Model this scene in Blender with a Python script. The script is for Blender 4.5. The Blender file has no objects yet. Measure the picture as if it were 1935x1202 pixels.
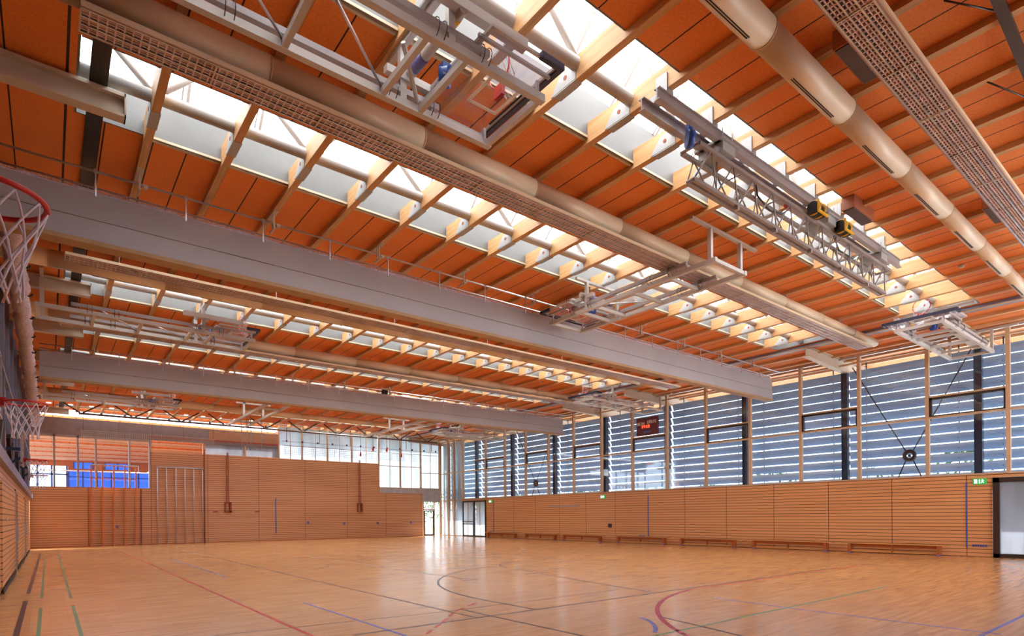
import bpy, math, random
from mathutils import Vector, Matrix
random.seed(7)
sc = bpy.context.scene
COL = sc.collection

# ------------------------------------------------------------------ camera
FPX, CY = 1103.7, 974.9
yaw, roll = math.radians(-38.43), math.radians(-0.458)
r0 = Vector((math.cos(yaw), math.sin(yaw), 0)); f0 = Vector((-math.sin(yaw), math.cos(yaw), 0)); u0 = Vector((0, 0, 1))
rr = r0*math.cos(roll) + u0*math.sin(roll); uu = -r0*math.sin(roll) + u0*math.cos(roll)
cam = bpy.data.cameras.new('camera'); camo = bpy.data.objects.new('camera', cam); COL.objects.link(camo)
camo.matrix_world = Matrix(((rr.x, uu.x, -f0.x, 0), (rr.y, uu.y, -f0.y, 0), (rr.z, uu.z, -f0.z, 1.58), (0, 0, 0, 1)))
cam.sensor_width = 36; cam.lens = FPX*36/1935; cam.shift_y = (CY-601)/1935
cam.clip_start = 0.05; cam.clip_end = 400
sc.camera = camo

# ------------------------------------------------------------------ world, exposure
w = bpy.data.worlds.new('world'); sc.world = w; w.use_nodes = True
bg = w.node_tree.nodes['Background']; bg.inputs[0].default_value = (0.86, 0.93, 1.0, 1); bg.inputs[1].default_value = 1.0
sc.view_settings.view_transform = 'Standard'; sc.view_settings.look = 'None'
sc.view_settings.gamma = 1; sc.view_settings.use_curve_mapping = False
sc.view_settings.exposure = 2.62
sun = bpy.data.lights.new('sun', 'SUN'); sun.energy = 5.0; sun.angle = math.radians(1.0); sun.color = (1.0, 0.95, 0.86)
suno = bpy.data.objects.new('sun', sun); COL.objects.link(suno)
suno.rotation_euler = Vector((0.62, 0.42, 0.78)).to_track_quat('Z', 'Y').to_euler()
sc.cycles.max_bounces = 10; sc.cycles.diffuse_bounces = 6; sc.cycles.glossy_bounces = 3
sc.cycles.transparent_max_bounces = 16; sc.cycles.transmission_bounces = 4
sc.cycles.use_denoising = True; sc.cycles.caustics_reflective = False; sc.cycles.caustics_refractive = False
sc.cycles.sample_clamp_indirect = 6

def portal(loc, rot, sx, sy):        # sampling aid: gives no light of its own
    l = bpy.data.lights.new('daylight_portal', 'AREA'); l.shape = 'RECTANGLE'; l.size = sx; l.size_y = sy
    l.cycles.is_portal = True
    o = bpy.data.objects.new('daylight_portal', l); o.location = loc; o.rotation_euler = rot; COL.objects.link(o)

# ------------------------------------------------------------------ module geometry (metres)
XL, XR, YF, YN = -0.8, 25.7, 42.0, -3.0
ZC = 8.0
MOD = 4.5
STR = [5.08 + MOD*k for k in range(0, 9)]        # near edge of every roof light
SW = 1.89
RX = [0.16 + 1.185*k for k in range(0, 24)]      # rafter axes
SX0, SX1 = 0.35, 22.45

# ------------------------------------------------------------------ materials
def nt(name):
    m = bpy.data.materials.new(name); m.use_nodes = True
    n = m.node_tree.nodes; b = n['Principled BSDF']
    return m, n, m.node_tree.links, b
def mat(name, col, rough=0.5, metal=0.0, var=0.12, scale=3.0, emit=0, spec=0.5, stretch=None):
    m, n, l, b = nt(name)
    b.inputs['Roughness'].default_value = rough; b.inputs['Metallic'].default_value = metal
    b.inputs['Specular IOR Level'].default_value = spec
    tc = n.new('ShaderNodeTexCoord'); no = n.new('ShaderNodeTexNoise'); no.inputs['Scale'].default_value = scale
    no.inputs['Detail'].default_value = 3
    if stretch:
        mp = n.new('ShaderNodeMapping'); mp.inputs['Scale'].default_value = stretch
        l.new(tc.outputs['Object'], mp.inputs[0]); l.new(mp.outputs[0], no.inputs[0])
    else: l.new(tc.outputs['Object'], no.inputs[0])
    cr = n.new('ShaderNodeValToRGB')
    cr.color_ramp.elements[0].position = 0.3; cr.color_ramp.elements[1].position = 0.7
    cr.color_ramp.elements[0].color = tuple(c*(1-var) for c in col)+(1,)
    cr.color_ramp.elements[1].color = tuple(min(1, c*(1+var)) for c in col)+(1,)
    l.new(no.outputs[0], cr.inputs[0]); l.new(cr.outputs[0], b.inputs['Base Color'])
    if emit:
        b.inputs['Emission Color'].default_value = tuple(col)+(1,); b.inputs['Emission Strength'].default_value = emit
    return m
def math_node(n, l, op, a, b=None):
    x = n.new('ShaderNodeMath'); x.operation = op
    if isinstance(a, (int, float)): x.inputs[0].default_value = a
    else: l.new(a, x.inputs[0])
    if b is not None:
        if isinstance(b, (int, float)): x.inputs[1].default_value = b
        else: l.new(b, x.inputs[1])
    return x.outputs[0]
def line_mask(n, l, coord, period, offset, width):
    t = math_node(n, l, 'ADD', coord, -offset + 1000*period)
    t = math_node(n, l, 'DIVIDE', t, period); t = math_node(n, l, 'FRACT', t)
    return math_node(n, l, 'LESS_THAN', t, width/period)
def mixc(n, l, fac, c1, c2):
    x = n.new('ShaderNodeMix'); x.data_type = 'RGBA'
    l.new(fac, x.inputs[0])
    for i, c in ((6, c1), (7, c2)):
        if isinstance(c, tuple): x.inputs[i].default_value = c+(1,) if len(c) == 3 else c
        else: l.new(c, x.inputs[i])
    return x.outputs[2]
def slat_wall(name, axis, off, period=2.36, c1=(0.62, 0.30, 0.135), c2=(0.74, 0.38, 0.18), groove=(0.10, 0.032, 0.010)):
    # horizontal timber slats with open joints, vertical panel joints every period along axis
    m, n, l, b = nt(name)
    b.inputs['Roughness'].default_value = 0.42
    tc = n.new('ShaderNodeTexCoord'); sp = n.new('ShaderNodeSeparateXYZ'); l.new(tc.outputs['Object'], sp.inputs[0])
    mp = n.new('ShaderNodeMapping'); mp.inputs['Scale'].default_value = (0.25, 0.25, 7.6); l.new(tc.outputs['Object'], mp.inputs[0])
    no = n.new('ShaderNodeTexNoise'); no.inputs['Scale'].default_value = 1.0; no.inputs['Detail'].default_value = 4; l.new(mp.outputs[0], no.inputs[0])
    cr = n.new('ShaderNodeValToRGB'); cr.color_ramp.elements[0].position = .3; cr.color_ramp.elements[1].position = .7
    cr.color_ramp.elements[0].color = c1+(1,); cr.color_ramp.elements[1].color = c2+(1,)
    l.new(no.outputs[0], cr.inputs[0])
    g = line_mask(n, l, sp.outputs[2], 0.1305, 0.0, 0.020)
    v = line_mask(n, l, sp.outputs[0 if axis == 'X' else 1], period, off, 0.022)
    mask = math_node(n, l, 'MAXIMUM', g, v)
    l.new(mixc(n, l, mask, cr.outputs[0], groove), b.inputs['Base Color'])
    bp = n.new('ShaderNodeBump'); bp.inputs['Strength'].default_value = 0.6; bp.inputs['Distance'].default_value = 0.02
    inv = math_node(n, l, 'SUBTRACT', 1.0, mask); l.new(inv, bp.inputs['Height']); l.new(bp.outputs[0], b.inputs['Normal'])
    return m
def glass_mat(name, tint=(0.93, 0.97, 1.0), refl=0.09, rough=0.0):
    m = bpy.data.materials.new(name); m.use_nodes = True; n = m.node_tree.nodes; l = m.node_tree.links
    n.clear(); o = n.new('ShaderNodeOutputMaterial')
    tr = n.new('ShaderNodeBsdfTransparent'); tr.inputs[0].default_value = tint+(1,)
    gl = n.new('ShaderNodeBsdfGlossy'); gl.inputs['Roughness'].default_value = rough; gl.inputs[0].default_value = (1, 1, 1, 1)
    lw = n.new('ShaderNodeLayerWeight'); lw.inputs[0].default_value = 0.5
    fr = math_node(n, l, 'MULTIPLY_ADD', math_node(n, l, 'POWER', lw.outputs[1], 4.5), 0.55); fr.node.inputs[2].default_value = refl*.5
    mx = n.new('ShaderNodeMixShader'); l.new(fr, mx.inputs[0]); l.new(tr.outputs[0], mx.inputs[1]); l.new(gl.outputs[0], mx.inputs[2])
    l.new(mx.outputs[0], o.inputs[0]); return m
def frosted(name, col, trans=0.75, rough=0.3):
    m = bpy.data.materials.new(name); m.use_nodes = True; n = m.node_tree.nodes; l = m.node_tree.links
    n.clear(); o = n.new('ShaderNodeOutputMaterial')
    tl = n.new('ShaderNodeBsdfTranslucent'); df = n.new('ShaderNodeBsdfDiffuse')
    tc = n.new('ShaderNodeTexCoord'); mp = n.new('ShaderNodeMapping'); mp.inputs['Scale'].default_value = (1.2, 1.2, 0.25); l.new(tc.outputs['Object'], mp.inputs[0])
    no = n.new('ShaderNodeTexNoise'); no.inputs['Scale'].default_value = 1.4; l.new(mp.outputs[0], no.inputs[0])
    cr = n.new('ShaderNodeValToRGB'); cr.color_ramp.elements[0].color = tuple(c*.8 for c in col)+(1,); cr.color_ramp.elements[1].color = col+(1,)
    cr.color_ramp.elements[0].position = .35; cr.color_ramp.elements[1].position = .6
    l.new(no.outputs[0], cr.inputs[0]); l.new(cr.outputs[0], tl.inputs[0]); l.new(cr.outputs[0], df.inputs[0])
    mx = n.new('ShaderNodeMixShader'); mx.inputs[0].default_value = trans; l.new(df.outputs[0], mx.inputs[1]); l.new(tl.outputs[0], mx.inputs[2])
    l.new(mx.outputs[0], o.inputs[0]); return m
def net_mat(name, col, cell=0.11, th=0.016, axes=(0, 2), rot=0.0):
    m = bpy.data.materials.new(name); m.use_nodes = True; n = m.node_tree.nodes; l = m.node_tree.links
    b = n['Principled BSDF']; b.inputs['Base Color'].default_value = col+(1,); b.inputs['Roughness'].default_value = 0.9
    o = n['Material Output']
    tc = n.new('ShaderNodeTexCoord'); mp = n.new('ShaderNodeMapping'); mp.inputs['Rotation'].default_value = (0, rot, 0)
    l.new(tc.outputs['Object'], mp.inputs[0]); sp = n.new('ShaderNodeSeparateXYZ'); l.new(mp.outputs[0], sp.inputs[0])
    mk = math_node(n, l, 'MAXIMUM', line_mask(n, l, sp.outputs[axes[0]], cell, 0, th), line_mask(n, l, sp.outputs[axes[1]], cell, 0, th))
    tr = n.new('ShaderNodeBsdfTransparent'); mx = n.new('ShaderNodeMixShader')
    l.new(mk, mx.inputs[0]); l.new(tr.outputs[0], mx.inputs[1]); l.new(b.outputs[0], mx.inputs[2]); l.new(mx.outputs[0], o.inputs[0])
    return m
def floor_mat():
    m, n, l, b = nt('oak_strip_parquet')
    b.inputs['Roughness'].default_value = 0.2; b.inputs['Specular IOR Level'].default_value = 0.7
    tc = n.new('ShaderNodeTexCoord')
    br = n.new('ShaderNodeTexBrick'); br.inputs['Scale'].default_value = 1.0
    br.inputs['Brick Width'].default_value = 0.48; br.inputs['Row Height'].default_value = 0.07
    br.inputs['Mortar Size'].default_value = 0.0012; br.inputs['Bias'].default_value = 0.0
    br.inputs['Color1'].default_value = (0.63, 0.335, 0.135, 1); br.inputs['Color2'].default_value = (0.53, 0.27, 0.10, 1)
    br.inputs['Mortar'].default_value = (0.42, 0.20, 0.08, 1)
    l.new(tc.outputs['Object'], br.inputs[0])
    mp = n.new('ShaderNodeMapping'); mp.inputs['Scale'].default_value = (0.6, 9, 1); l.new(tc.outputs['Object'], mp.inputs[0])
    no = n.new('ShaderNodeTexNoise'); no.inputs['Scale'].default_value = 1.5; no.inputs['Detail'].default_value = 5; l.new(mp.outputs[0], no.inputs[0])
    cr = n.new('ShaderNodeValToRGB'); cr.color_ramp.elements[0].position = .3; cr.color_ramp.elements[1].position = .7
    cr.color_ramp.elements[0].color = (0.78, 0.76, 0.74, 1); cr.color_ramp.elements[1].color = (1.12, 1.1, 1.05, 1)
    l.new(no.outputs[0], cr.inputs[0])
    mu = n.new('ShaderNodeMix'); mu.data_type = 'RGBA'; mu.blend_type = 'MULTIPLY'; mu.inputs[0].default_value = 1
    l.new(br.outputs[0], mu.inputs[6]); l.new(cr.outputs[0], mu.inputs[7]); l.new(mu.outputs[2], b.inputs['Base Color'])
    n2 = n.new('ShaderNodeTexNoise'); n2.inputs['Scale'].default_value = 0.7; l.new(tc.outputs['Object'], n2.inputs[0])
    mr = n.new('ShaderNodeMapRange'); mr.inputs[3].default_value = 0.17; mr.inputs[4].default_value = 0.27
    l.new(n2.outputs[0], mr.inputs[0]); l.new(mr.outputs[0], b.inputs['Roughness'])
    return m
def ceil_mat():
    m, n, l, b = nt('orange_acoustic_board')
    b.inputs['Roughness'].default_value = 0.75
    tc = n.new('ShaderNodeTexCoord'); sp = n.new('ShaderNodeSeparateXYZ'); l.new(tc.outputs['Object'], sp.inputs[0])
    no = n.new('ShaderNodeTexNoise'); no.inputs['Scale'].default_value = 28; no.inputs['Detail'].default_value = 4; l.new(tc.outputs['Object'], no.inputs[0])
    cr = n.new('ShaderNodeValToRGB'); cr.color_ramp.elements[0].position = .3; cr.color_ramp.elements[1].position = .7
    cr.color_ramp.elements[0].color = (0.74, 0.20, 0.042, 1); cr.color_ramp.elements[1].color = (0.86, 0.27, 0.062, 1)
    l.new(no.outputs[0], cr.inputs[0])
    a = line_mask(n, l, sp.outputs[0], 1.185, 0.16+0.585, 0.022)
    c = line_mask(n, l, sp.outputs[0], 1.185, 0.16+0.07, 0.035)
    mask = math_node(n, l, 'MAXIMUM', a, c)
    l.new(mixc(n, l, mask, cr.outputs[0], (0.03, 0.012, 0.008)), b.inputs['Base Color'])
    return m

M = dict(
    floor=floor_mat(), ceil=ceil_mat(),
    wallR=slat_wall('timber_slat_wall_east', 'Y', 8.6, c1=(0.62,0.30,0.12), c2=(0.74,0.38,0.16)), wallF=slat_wall('timber_slat_wall_north', 'X', 4.95, 3.15),
    wallL=slat_wall('timber_slat_wall_west', 'Y', 16.2, 3.0),
    rafter=mat('glulam_spruce', (0.58, 0.33, 0.145), .55, var=.14, scale=3, stretch=(8, .5, 8)),
    white=mat('white_steel', (0.52, 0.49, 0.47), .35, var=.03),
    plate=mat('galvanised_white_plate', (0.40, 0.41, 0.42), .4, var=.06, scale=20),
    lilac=mat('grey_powder_coat', (0.38, 0.345, 0.355), .4, var=.05),
    cream=mat('cream_duct_sheet', (0.72, 0.57, 0.40), .36, .0, var=.05, scale=1.2),
    beamw=mat('off_white_beam_paint', (0.56, 0.47, 0.37), .45, var=.04),
    curtain=mat('light_grey_curtain_vinyl', (0.38, 0.355, 0.375), .55, var=.05, scale=.8),
    curtain_trim=mat('beige_curtain_hem', (0.40, 0.24, 0.12), .6, var=.08),
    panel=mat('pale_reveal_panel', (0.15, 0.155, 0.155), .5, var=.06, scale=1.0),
    reveal=mat('reveal_edge_trim', (0.55, 0.47, 0.33), .5),
    dark=mat('dark_bitumen_steel', (0.020, 0.018, 0.017), .5), black=mat('black_rubber', (0.012, 0.012, 0.014), .6),
    navy=mat('navy_padding', (0.02, 0.022, 0.06), .5), blue=mat('blue_plastic', (0.02, 0.09, 0.42), .4),
    column=mat('blue_grey_column_paint', (0.02, 0.05, 0.11), .4, var=.1), grey_blue=mat('blue_grey_sheet', (0.20, 0.20, 0.28), .4),
    frame=mat('timber_mullion', (0.58, 0.40, 0.25), .45, var=.08, stretch=(8, 8, .6)),
    dframe=mat('dark_bronze_frame', (0.035, 0.020, 0.016), .4),
    red=mat('red_paint', (0.55, 0.02, 0.015), .4), yellow=mat('yellow_paint', (0.75, 0.42, 0.02), .45),
    netc=mat('white_cord', (0.80, 0.80, 0.98), .8), louvre=mat('aluminium_louvre', (0.31, 0.41, 0.56), .4, .15, var=.06, scale=2, stretch=(1, .3, 1)),
    lightgrid=mat('luminaire_louvre_metal', (0.74, 0.56, 0.54), .5, .0), lighthouse=mat('luminaire_housing', (0.36, 0.24, 0.22), .5),
    bench=mat('oiled_pine', (0.62, 0.30, 0.09), .4, var=.12, stretch=(3, .5, 3)), bench_leg=mat('pine_end_block', (0.42, 0.11, 0.025), .45),
    rope=mat('red_brown_rope_wood', (0.30, 0.07, 0.025), .7), orange=mat('orange_beech', (0.62, 0.19, 0.04), .4),
    steel=mat('brushed_steel', (0.55, 0.55, 0.60), .3, .8), alu=mat('truss_aluminium', (0.33, 0.29, 0.275), .45, .2),
    score=mat('maroon_panel', (0.11, 0.010, 0.022), .4), led=mat('red_led', (1.0, 0.03, 0.01), .4, emit=1.2),
    ink=mat('white_lettering', (0.75, 0.72, 0.65), .5), green=mat('exit_green', (0.01, 0.35, 0.06), .4, emit=.12), signw=mat('exit_white', (0.9, 1.0, 0.9), .4, emit=.25),
    slot=mat('blue_anodised_strip', (0.04, 0.10, 0.42), .4), socket=mat('violet_socket_strip', (0.16, 0.14, 0.36), .4),
    speaker=mat('speaker_grille', (0.09, 0.065, 0.07), .7), spbox=mat('speaker_case', (0.36, 0.13, 0.07), .5),
    spandrel=mat('mauve_grey_spandrel', (0.26, 0.21, 0.22), .5), brownp=mat('brown_spandrel', (0.42, 0.22, 0.12), .5),
    redline=mat('red_brown_steel', (0.36, 0.05, 0.02), .5), grass=mat('lawn', (0.05, 0.10, 0.02), .9, scale=1.5, var=.4),
    leaf=mat('hedge_leaves', (0.06, 0.13, 0.02), .8, scale=6, var=.5), bounce_ground=mat('pale_bounce_ground', (0.62, 0.60, 0.56), .8),
    dim_ground=mat('dark_low_bounce_ground', (0.16, 0.15, 0.14), .8), lintel=mat('pale_lintel_board', (0.46, 0.44, 0.44), .5),
    trussbrown=mat('dark_brown_tube', (0.10, 0.045, 0.03), .5),
    roofing=mat('roof_membrane', (0.45, 0.45, 0.45), .8), room=mat('gallery_render', (0.42, 0.14, 0.06), .7),
    glass=glass_mat('clear_glass'), bluetint=glass_mat('blue_glass', (0.11, 0.21, 0.46)),
    board=glass_mat('backboard_acrylic', (0.90, 0.86, 0.88)),
    frost=frosted('frosted_glazing', (0.62, 0.65, 0.69), .75), frostd=frosted('grey_frosted_glazing', (0.42, 0.45, 0.50), .6),
    skyglass=frosted('opal_roof_glazing', (0.92, 0.94, 0.96), .95),
    net=net_mat('curtain_net_cord', (0.55, 0.50, 0.45), .10, .014), netfar=net_mat('ball_net_cord', (0.32, 0.30, 0.33), .13, .016),
    netball=mat('net_bundle_cord', (0.58, 0.50, 0.62), .9, var=.25, scale=22),
    l_red=mat('red_line_paint', (0.52, 0.018, 0.012), .3), l_pink=mat('pink_line_paint', (0.50, 0.05, 0.09), .3), l_blue=mat('blue_line_paint', (0.14, 0.16, 0.50), .3),
    l_dark=mat('dark_line_paint', (0.025, 0.012, 0.025), .3), l_green=mat('green_line_paint', (0.05, 0.25, 0.11), .3), l_brown=mat('brown_line_paint', (0.10, 0.03, 0.015), .3),
)

# ------------------------------------------------------------------ mesh builder
ORG = {}
class MB:
    def __init__(s): s.v = []; s.f = []; s.sm = []; s.marks = []
    def add(s, vs, fs, smooth=False):
        b = len(s.v); s.marks.append((b, len(s.f))); s.v += [tuple(v) for v in vs]; s.f += [tuple(i+b for i in f) for f in fs]; s.sm += [smooth]*len(fs); return s
    def box(s, x0, y0, z0, x1, y1, z1):
        if x0 > x1: x0, x1 = x1, x0
        if y0 > y1: y0, y1 = y1, y0
        if z0 > z1: z0, z1 = z1, z0
        return s.add([(x0,y0,z0),(x1,y0,z0),(x1,y1,z0),(x0,y1,z0),(x0,y0,z1),(x1,y0,z1),(x1,y1,z1),(x0,y1,z1)],
                     [(0,3,2,1),(4,5,6,7),(0,1,5,4),(1,2,6,5),(2,3,7,6),(3,0,4,7)])
    def bar(s, p, q, w, h=None, up=(0,0,1)):
        h = h or w; p = Vector(p); q = Vector(q); d = (q-p).normalized(); u = Vector(up)
        if abs(d.dot(u)) > .98: u = Vector((1,0,0))
        a = d.cross(u).normalized(); b = a.cross(d).normalized(); vs = []
        for c in (p, q):
            for i, j in ((-1,-1),(1,-1),(1,1),(-1,1)): vs.append(c + a*w/2*i + b*h/2*j)
        return s.add(vs, [(0,3,2,1),(4,5,6,7),(0,1,5,4),(1,2,6,5),(2,3,7,6),(3,0,4,7)])
    def path(s, pts, r, n=8, closed=False, caps=True):
        pts = [Vector(p) for p in pts]; N = len(pts); vs = []; prev = None
        for i, p in enumerate(pts):
            if closed: d = pts[(i+1) % N]-pts[i-1]
            else: d = pts[min(i+1, N-1)]-pts[max(i-1, 0)]
            d.normalize()
            if prev is None:
                u = Vector((0,0,1)) if abs(d.z) < .9 else Vector((1,0,0))
                a = d.cross(u).normalized()
            else: a = (prev - d*prev.dot(d)).normalized()
            prev = a; b = d.cross(a)
            rad = r[i] if isinstance(r, (list, tuple)) else r
            for k in range(n):
                t = 2*math.pi*k/n; vs.append(p + (a*math.cos(t)+b*math.sin(t))*rad)
        fs = []
        for i in range(N if closed else N-1):
            j = (i+1) % N
            for k in range(n): fs.append((i*n+k, i*n+(k+1) % n, j*n+(k+1) % n, j*n+k))
        s.add(vs, fs, n > 4)
        if not closed and caps:
            b0 = len(s.v)-len(vs)
            s.f.append(tuple(b0+k for k in range(n))[::-1]); s.f.append(tuple(b0+(N-1)*n+k for k in range(n))); s.sm += [False, False]
        return s
    def tube(s, p, q, r, n=8): return s.path([p, q], r, n)
    def ring(s, c, ax, R, r, n=28, m=8, a0=0, a1=2*math.pi):
        c = Vector(c); ax = Vector(ax).normalized(); u = Vector((0,0,1)) if abs(ax.z) < .9 else Vector((1,0,0))
        a = ax.cross(u).normalized(); b = ax.cross(a); full = abs(a1-a0) > 6.28
        k = n if full else n+1
        return s.path([c + (a*math.cos(a0+(a1-a0)*i/n) + b*math.sin(a0+(a1-a0)*i/n))*R for i in range(k)], r, m, closed=full)
    def prism(s, poly, axis, a, b):      # poly of 2-D points extruded along axis
        def P(u, v, t): return {'X': (t,u,v), 'Y': (u,t,v), 'Z': (u,v,t)}[axis]
        n = len(poly); vs = [P(u,v,a) for u,v in poly]+[P(u,v,b) for u,v in poly]
        return s.add(vs, [tuple(range(n))[::-1], tuple(range(n, 2*n))]+[(i,(i+1)%n,n+(i+1)%n,n+i) for i in range(n)])
    def quad(s, a, b, c, d): return s.add([a,b,c,d], [(0,1,2,3)])
    def build_each(s, name, m, parent, n=1, label=None):      # every n added pieces become a part of their own
        st = s.marks; out = []
        for i in range(0, len(st), n):
            v0, f0_ = st[i]; v1, f1 = st[i+n] if i+n < len(st) else (len(s.v), len(s.f))
            q = MB(); q.v = s.v[v0:v1]; q.f = [tuple(k-v0 for k in f) for f in s.f[f0_:f1]]; q.sm = s.sm[f0_:f1]
            o = q.build(name, m, parent)
            if label: o['label'] = label
            out.append(o)
        return out
    def build(s, name, m, parent=None, org=None):
        me = bpy.data.meshes.new(name); o3 = org or (ORG[parent.name] if parent else (0,0,0))
        me.from_pydata([(x-o3[0], y-o3[1], z-o3[2]) for x,y,z in s.v], [], s.f); me.materials.append(M[m] if isinstance(m, str) else m)
        me.polygons.foreach_set('use_smooth', s.sm); me.validate(); me.update()
        o = bpy.data.objects.new(name, me); COL.objects.link(o)
        if parent: o.parent = parent
        else: o.location = o3
        ORG[o.name] = o3
        return o
def box(*a): return MB().box(*a)
def thing(name, label, cat, loc=(0,0,0), group=None):
    o = bpy.data.objects.new(name, None); o.empty_display_size = .2; o.location = loc; COL.objects.link(o); ORG[o.name] = tuple(loc)
    o['label'] = label; o['category'] = cat
    if group: o['group'] = group
    return o
def tag(o, label, cat, group=None, kind=None):
    o['label'] = label; o['category'] = cat
    if group: o['group'] = group
    if kind: o['kind'] = kind
    return o
def struct(name, mb, m, parent=None, label=None):
    o = mb.build(name, m, parent)
    if not parent: o['kind'] = 'structure'
    if label: o['label'] = label
    return o
def holder(name, label=None):
    o = bpy.data.objects.new(name, None); COL.objects.link(o); o['kind'] = 'structure'; ORG[o.name] = (0,0,0)
    if label: o['label'] = label
    return o
def kids(o): return [c for c in COL.objects if c.parent == o]
def copy_tree(o, parent=None):
    c = o.copy(); COL.objects.link(c); c.parent = parent
    for k in list(o.children): copy_tree(k, c)
    return c
ORD = ['first', 'second', 'third', 'fourth', 'fifth', 'sixth', 'seventh', 'eighth', 'ninth', 'tenth', 'eleventh', 'twelfth',
       'thirteenth', 'fourteenth', 'fifteenth', 'sixteenth', 'seventeenth', 'eighteenth', 'nineteenth', 'twentieth', 'twenty-first', 'twenty-second', 'twenty-third', 'twenty-fourth']

# ================================================================== STRUCTURE
fl = struct('floor', box(-6.5, YN-3, -.2, XR+.3, YF+.3, 0), 'floor', label='sprung oak strip parquet with painted court lines')
def line(pts, wd, m, lab):
    mb = MB()
    for a, b in zip(pts[:-1], pts[1:]):
        d = Vector((b[0]-a[0], b[1]-a[1], 0)).normalized(); e = Vector((-d.y, d.x, 0))*wd/2; d2 = d*wd*.3
        A = Vector((a[0], a[1], 0))-d2; B = Vector((b[0], b[1], 0))+d2
        t = Vector((0,0,.0015)); g = Vector((0,0,-.001))
        q = [A-e, B-e, B+e, A+e]
        mb.add([p+g for p in q]+[p+t for p in q], [(0,3,2,1),(4,5,6,7),(0,1,5,4),(1,2,6,5),(2,3,7,6),(3,0,4,7)])
    o = mb.build('court_line', m, fl); o['label'] = lab
def arc(cx, cy, r, a0, a1, n=36): return [(cx+r*math.cos(math.radians(a0+(a1-a0)*i/n)), cy+r*math.sin(math.radians(a0+(a1-a0)*i/n))) for i in range(n+1)]
line([(-.36, 6), (-.36, 14.8)], .07, 'l_dark', 'dark sideline, near piece'); line([(-.35, 16.2), (-.3, 35)], .07, 'l_dark', 'dark sideline, far piece')
line([(-.12, 6), (-.12, 13.4)], .045, 'l_green', 'green line, near piece'); line([(-.12, 15.1), (-.12, 33)], .045, 'l_green', 'green line, far piece')
line([(.34, 6), (.34, 13.4)], .045, 'l_green', 'inner green line, near piece'); line([(.34, 14.7), (.34, 35)], .045, 'l_green', 'inner green line, far piece')
line([(2.74, 4.6), (2.74, 34.5)], .055, 'l_red', 'long red line')
line([(3.7, 5.5), (3.7, 10.9)], .045, 'l_blue', 'blue line piece'); line([(3.73, 17), (3.73, 26)], .045, 'l_blue', 'far blue line piece')
line([(5.2, 7.43), (5.2, 33)], .045, 'l_brown', 'brown line away from camera')
line([(3.2, 7.45), (9.62, 7.45), (17.5, 7.45)], .045, 'l_dark', 'dark cross line')
line([(6.41, 7.45), (6.41, 8.9)] + arc(12.5, 8.9, 6.09, 180, 95), .045, 'l_dark', 'three point arc')
line([(9.62, 7.45), (10.04, 9.96), (10.85, 13.3), (11.2, 14.0)], .045, 'l_dark', 'side of the key')
line(arc(12.5, 14.0, 1.5, 180, 0, 20), .045, 'l_dark', 'top of the key')
line([(5.47, 3), (5.47, 8.25)], .04, 'l_dark', 'dark line towards camera')
for i in range(7):
    t = [(3.7,6.5),(3.98,6.88),(4.3,7.2),(4.62,7.5),(4.95,7.85),(5.3,8.2),(5.8,8.55),(6.3,8.9)]
    a, b = t[i], t[i+1]; line([a, (a[0]+(b[0]-a[0])*.55, a[1]+(b[1]-a[1])*.55)], .05, 'l_red', 'red dash')
line(arc(11.6, 1.35, 6.02, 180, 100), .075, 'l_pink', 'pink goal area arc'); line([(10.5, 7.3), (19.8, 7.3)], .05, 'l_red', 'red line of the goal area')
line([(7.1, 5.8), (7.0, 5.55), (6.82, 5.33), (6.6, 5.12), (6.37, 4.96)], .06, 'l_blue', 'short dark blue arc')
line([(7.4, 5.65), (7.19, 4.75), (6.9, 3.6)], .04, 'l_dark', 'dark slanting line')
line([(8.5, 2.13), (17, 2.13)], .05, 'l_blue', 'blue line at right'); line([(9.85, 6.3), (9.7, 4.7), (9.62, 2.0)], .04, 'l_blue', 'blue line across')
line([(6.0, 4.82), (14, 4.82)], .04, 'l_green', 'pale green line')
line([(8.2, 12.0), (8.2, 23.5)], .045, 'l_brown', 'brown line in the middle hall'); line(arc(5.9, 19.0, 1.3, -80, 75, 16), .04, 'l_brown', 'small free throw arc')
line([(1.0, 8.75), (5.0, 8.3), (9.4, 8.3)], .02, 'l_brown', 'thin joint line')
line(arc(19.5, 20.3, 2.2, 130, 300, 20), .04, 'l_brown', 'arc in the middle hall')

# walls
struct('wall_right', box(XR, 5.52, 0, XR+.25, 35.5, 2.9).box(XR, -6, 2.78, XR+.25, 5.52, 2.9).box(XR, 35.5, 2.78, XR+.25, 38.7, 2.9), 'wallR')
wf = MB().box(XL, YF, 0, 4.92, YF+.25, 3.45).box(4.92, YF, 0, 20.2, YF+.25, 5.72).box(20.2, YF, 0, 23.98, YF+.25, 3.45)
struct('wall_far', wf, 'wallF')
struct('wall_left', MB().box(XL-.25, 15.6, 0, XL, 23.0, 2.73).box(XL-.25, 23.9, 0, XL, 31.6, 2.73).box(XL-.25, 32.3, 0, XL, YF, 2.73).box(XL-.25, YN, 0, XL, 13.9, 2.73).box(XL-.25, 13.9, 2.5, XL, 15.6, 2.73).box(XL-.25, 23, 2.5, XL, 23.9, 2.73).box(XL-.25, 31.6, 2.5, XL, 32.3, 2.73), 'wallL')
struct('wall_near', box(XL-5.7, YN-.25, 0, XR+.2, YN, 1.2).box(XL-5.7, YN-.25, 1.2, 10, YN, ZC), 'wallF')  # left part closed up to cut daylight on the near ceiling
struct('trim_1', box(XL-.05, YN, 2.73, XL+.12, YF, 2.98), 'grey_blue', label='blue-grey steel rail on top of the left wall')
struct('trim_2', box(20.2, YF-.03, 3.45, 24.0, YF+.2, 3.84).box(24.0, YF-.03, 2.78, XR, YF+.2, 3.84), 'lintel', label='pale grey lintel panel over the far doors')
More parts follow.
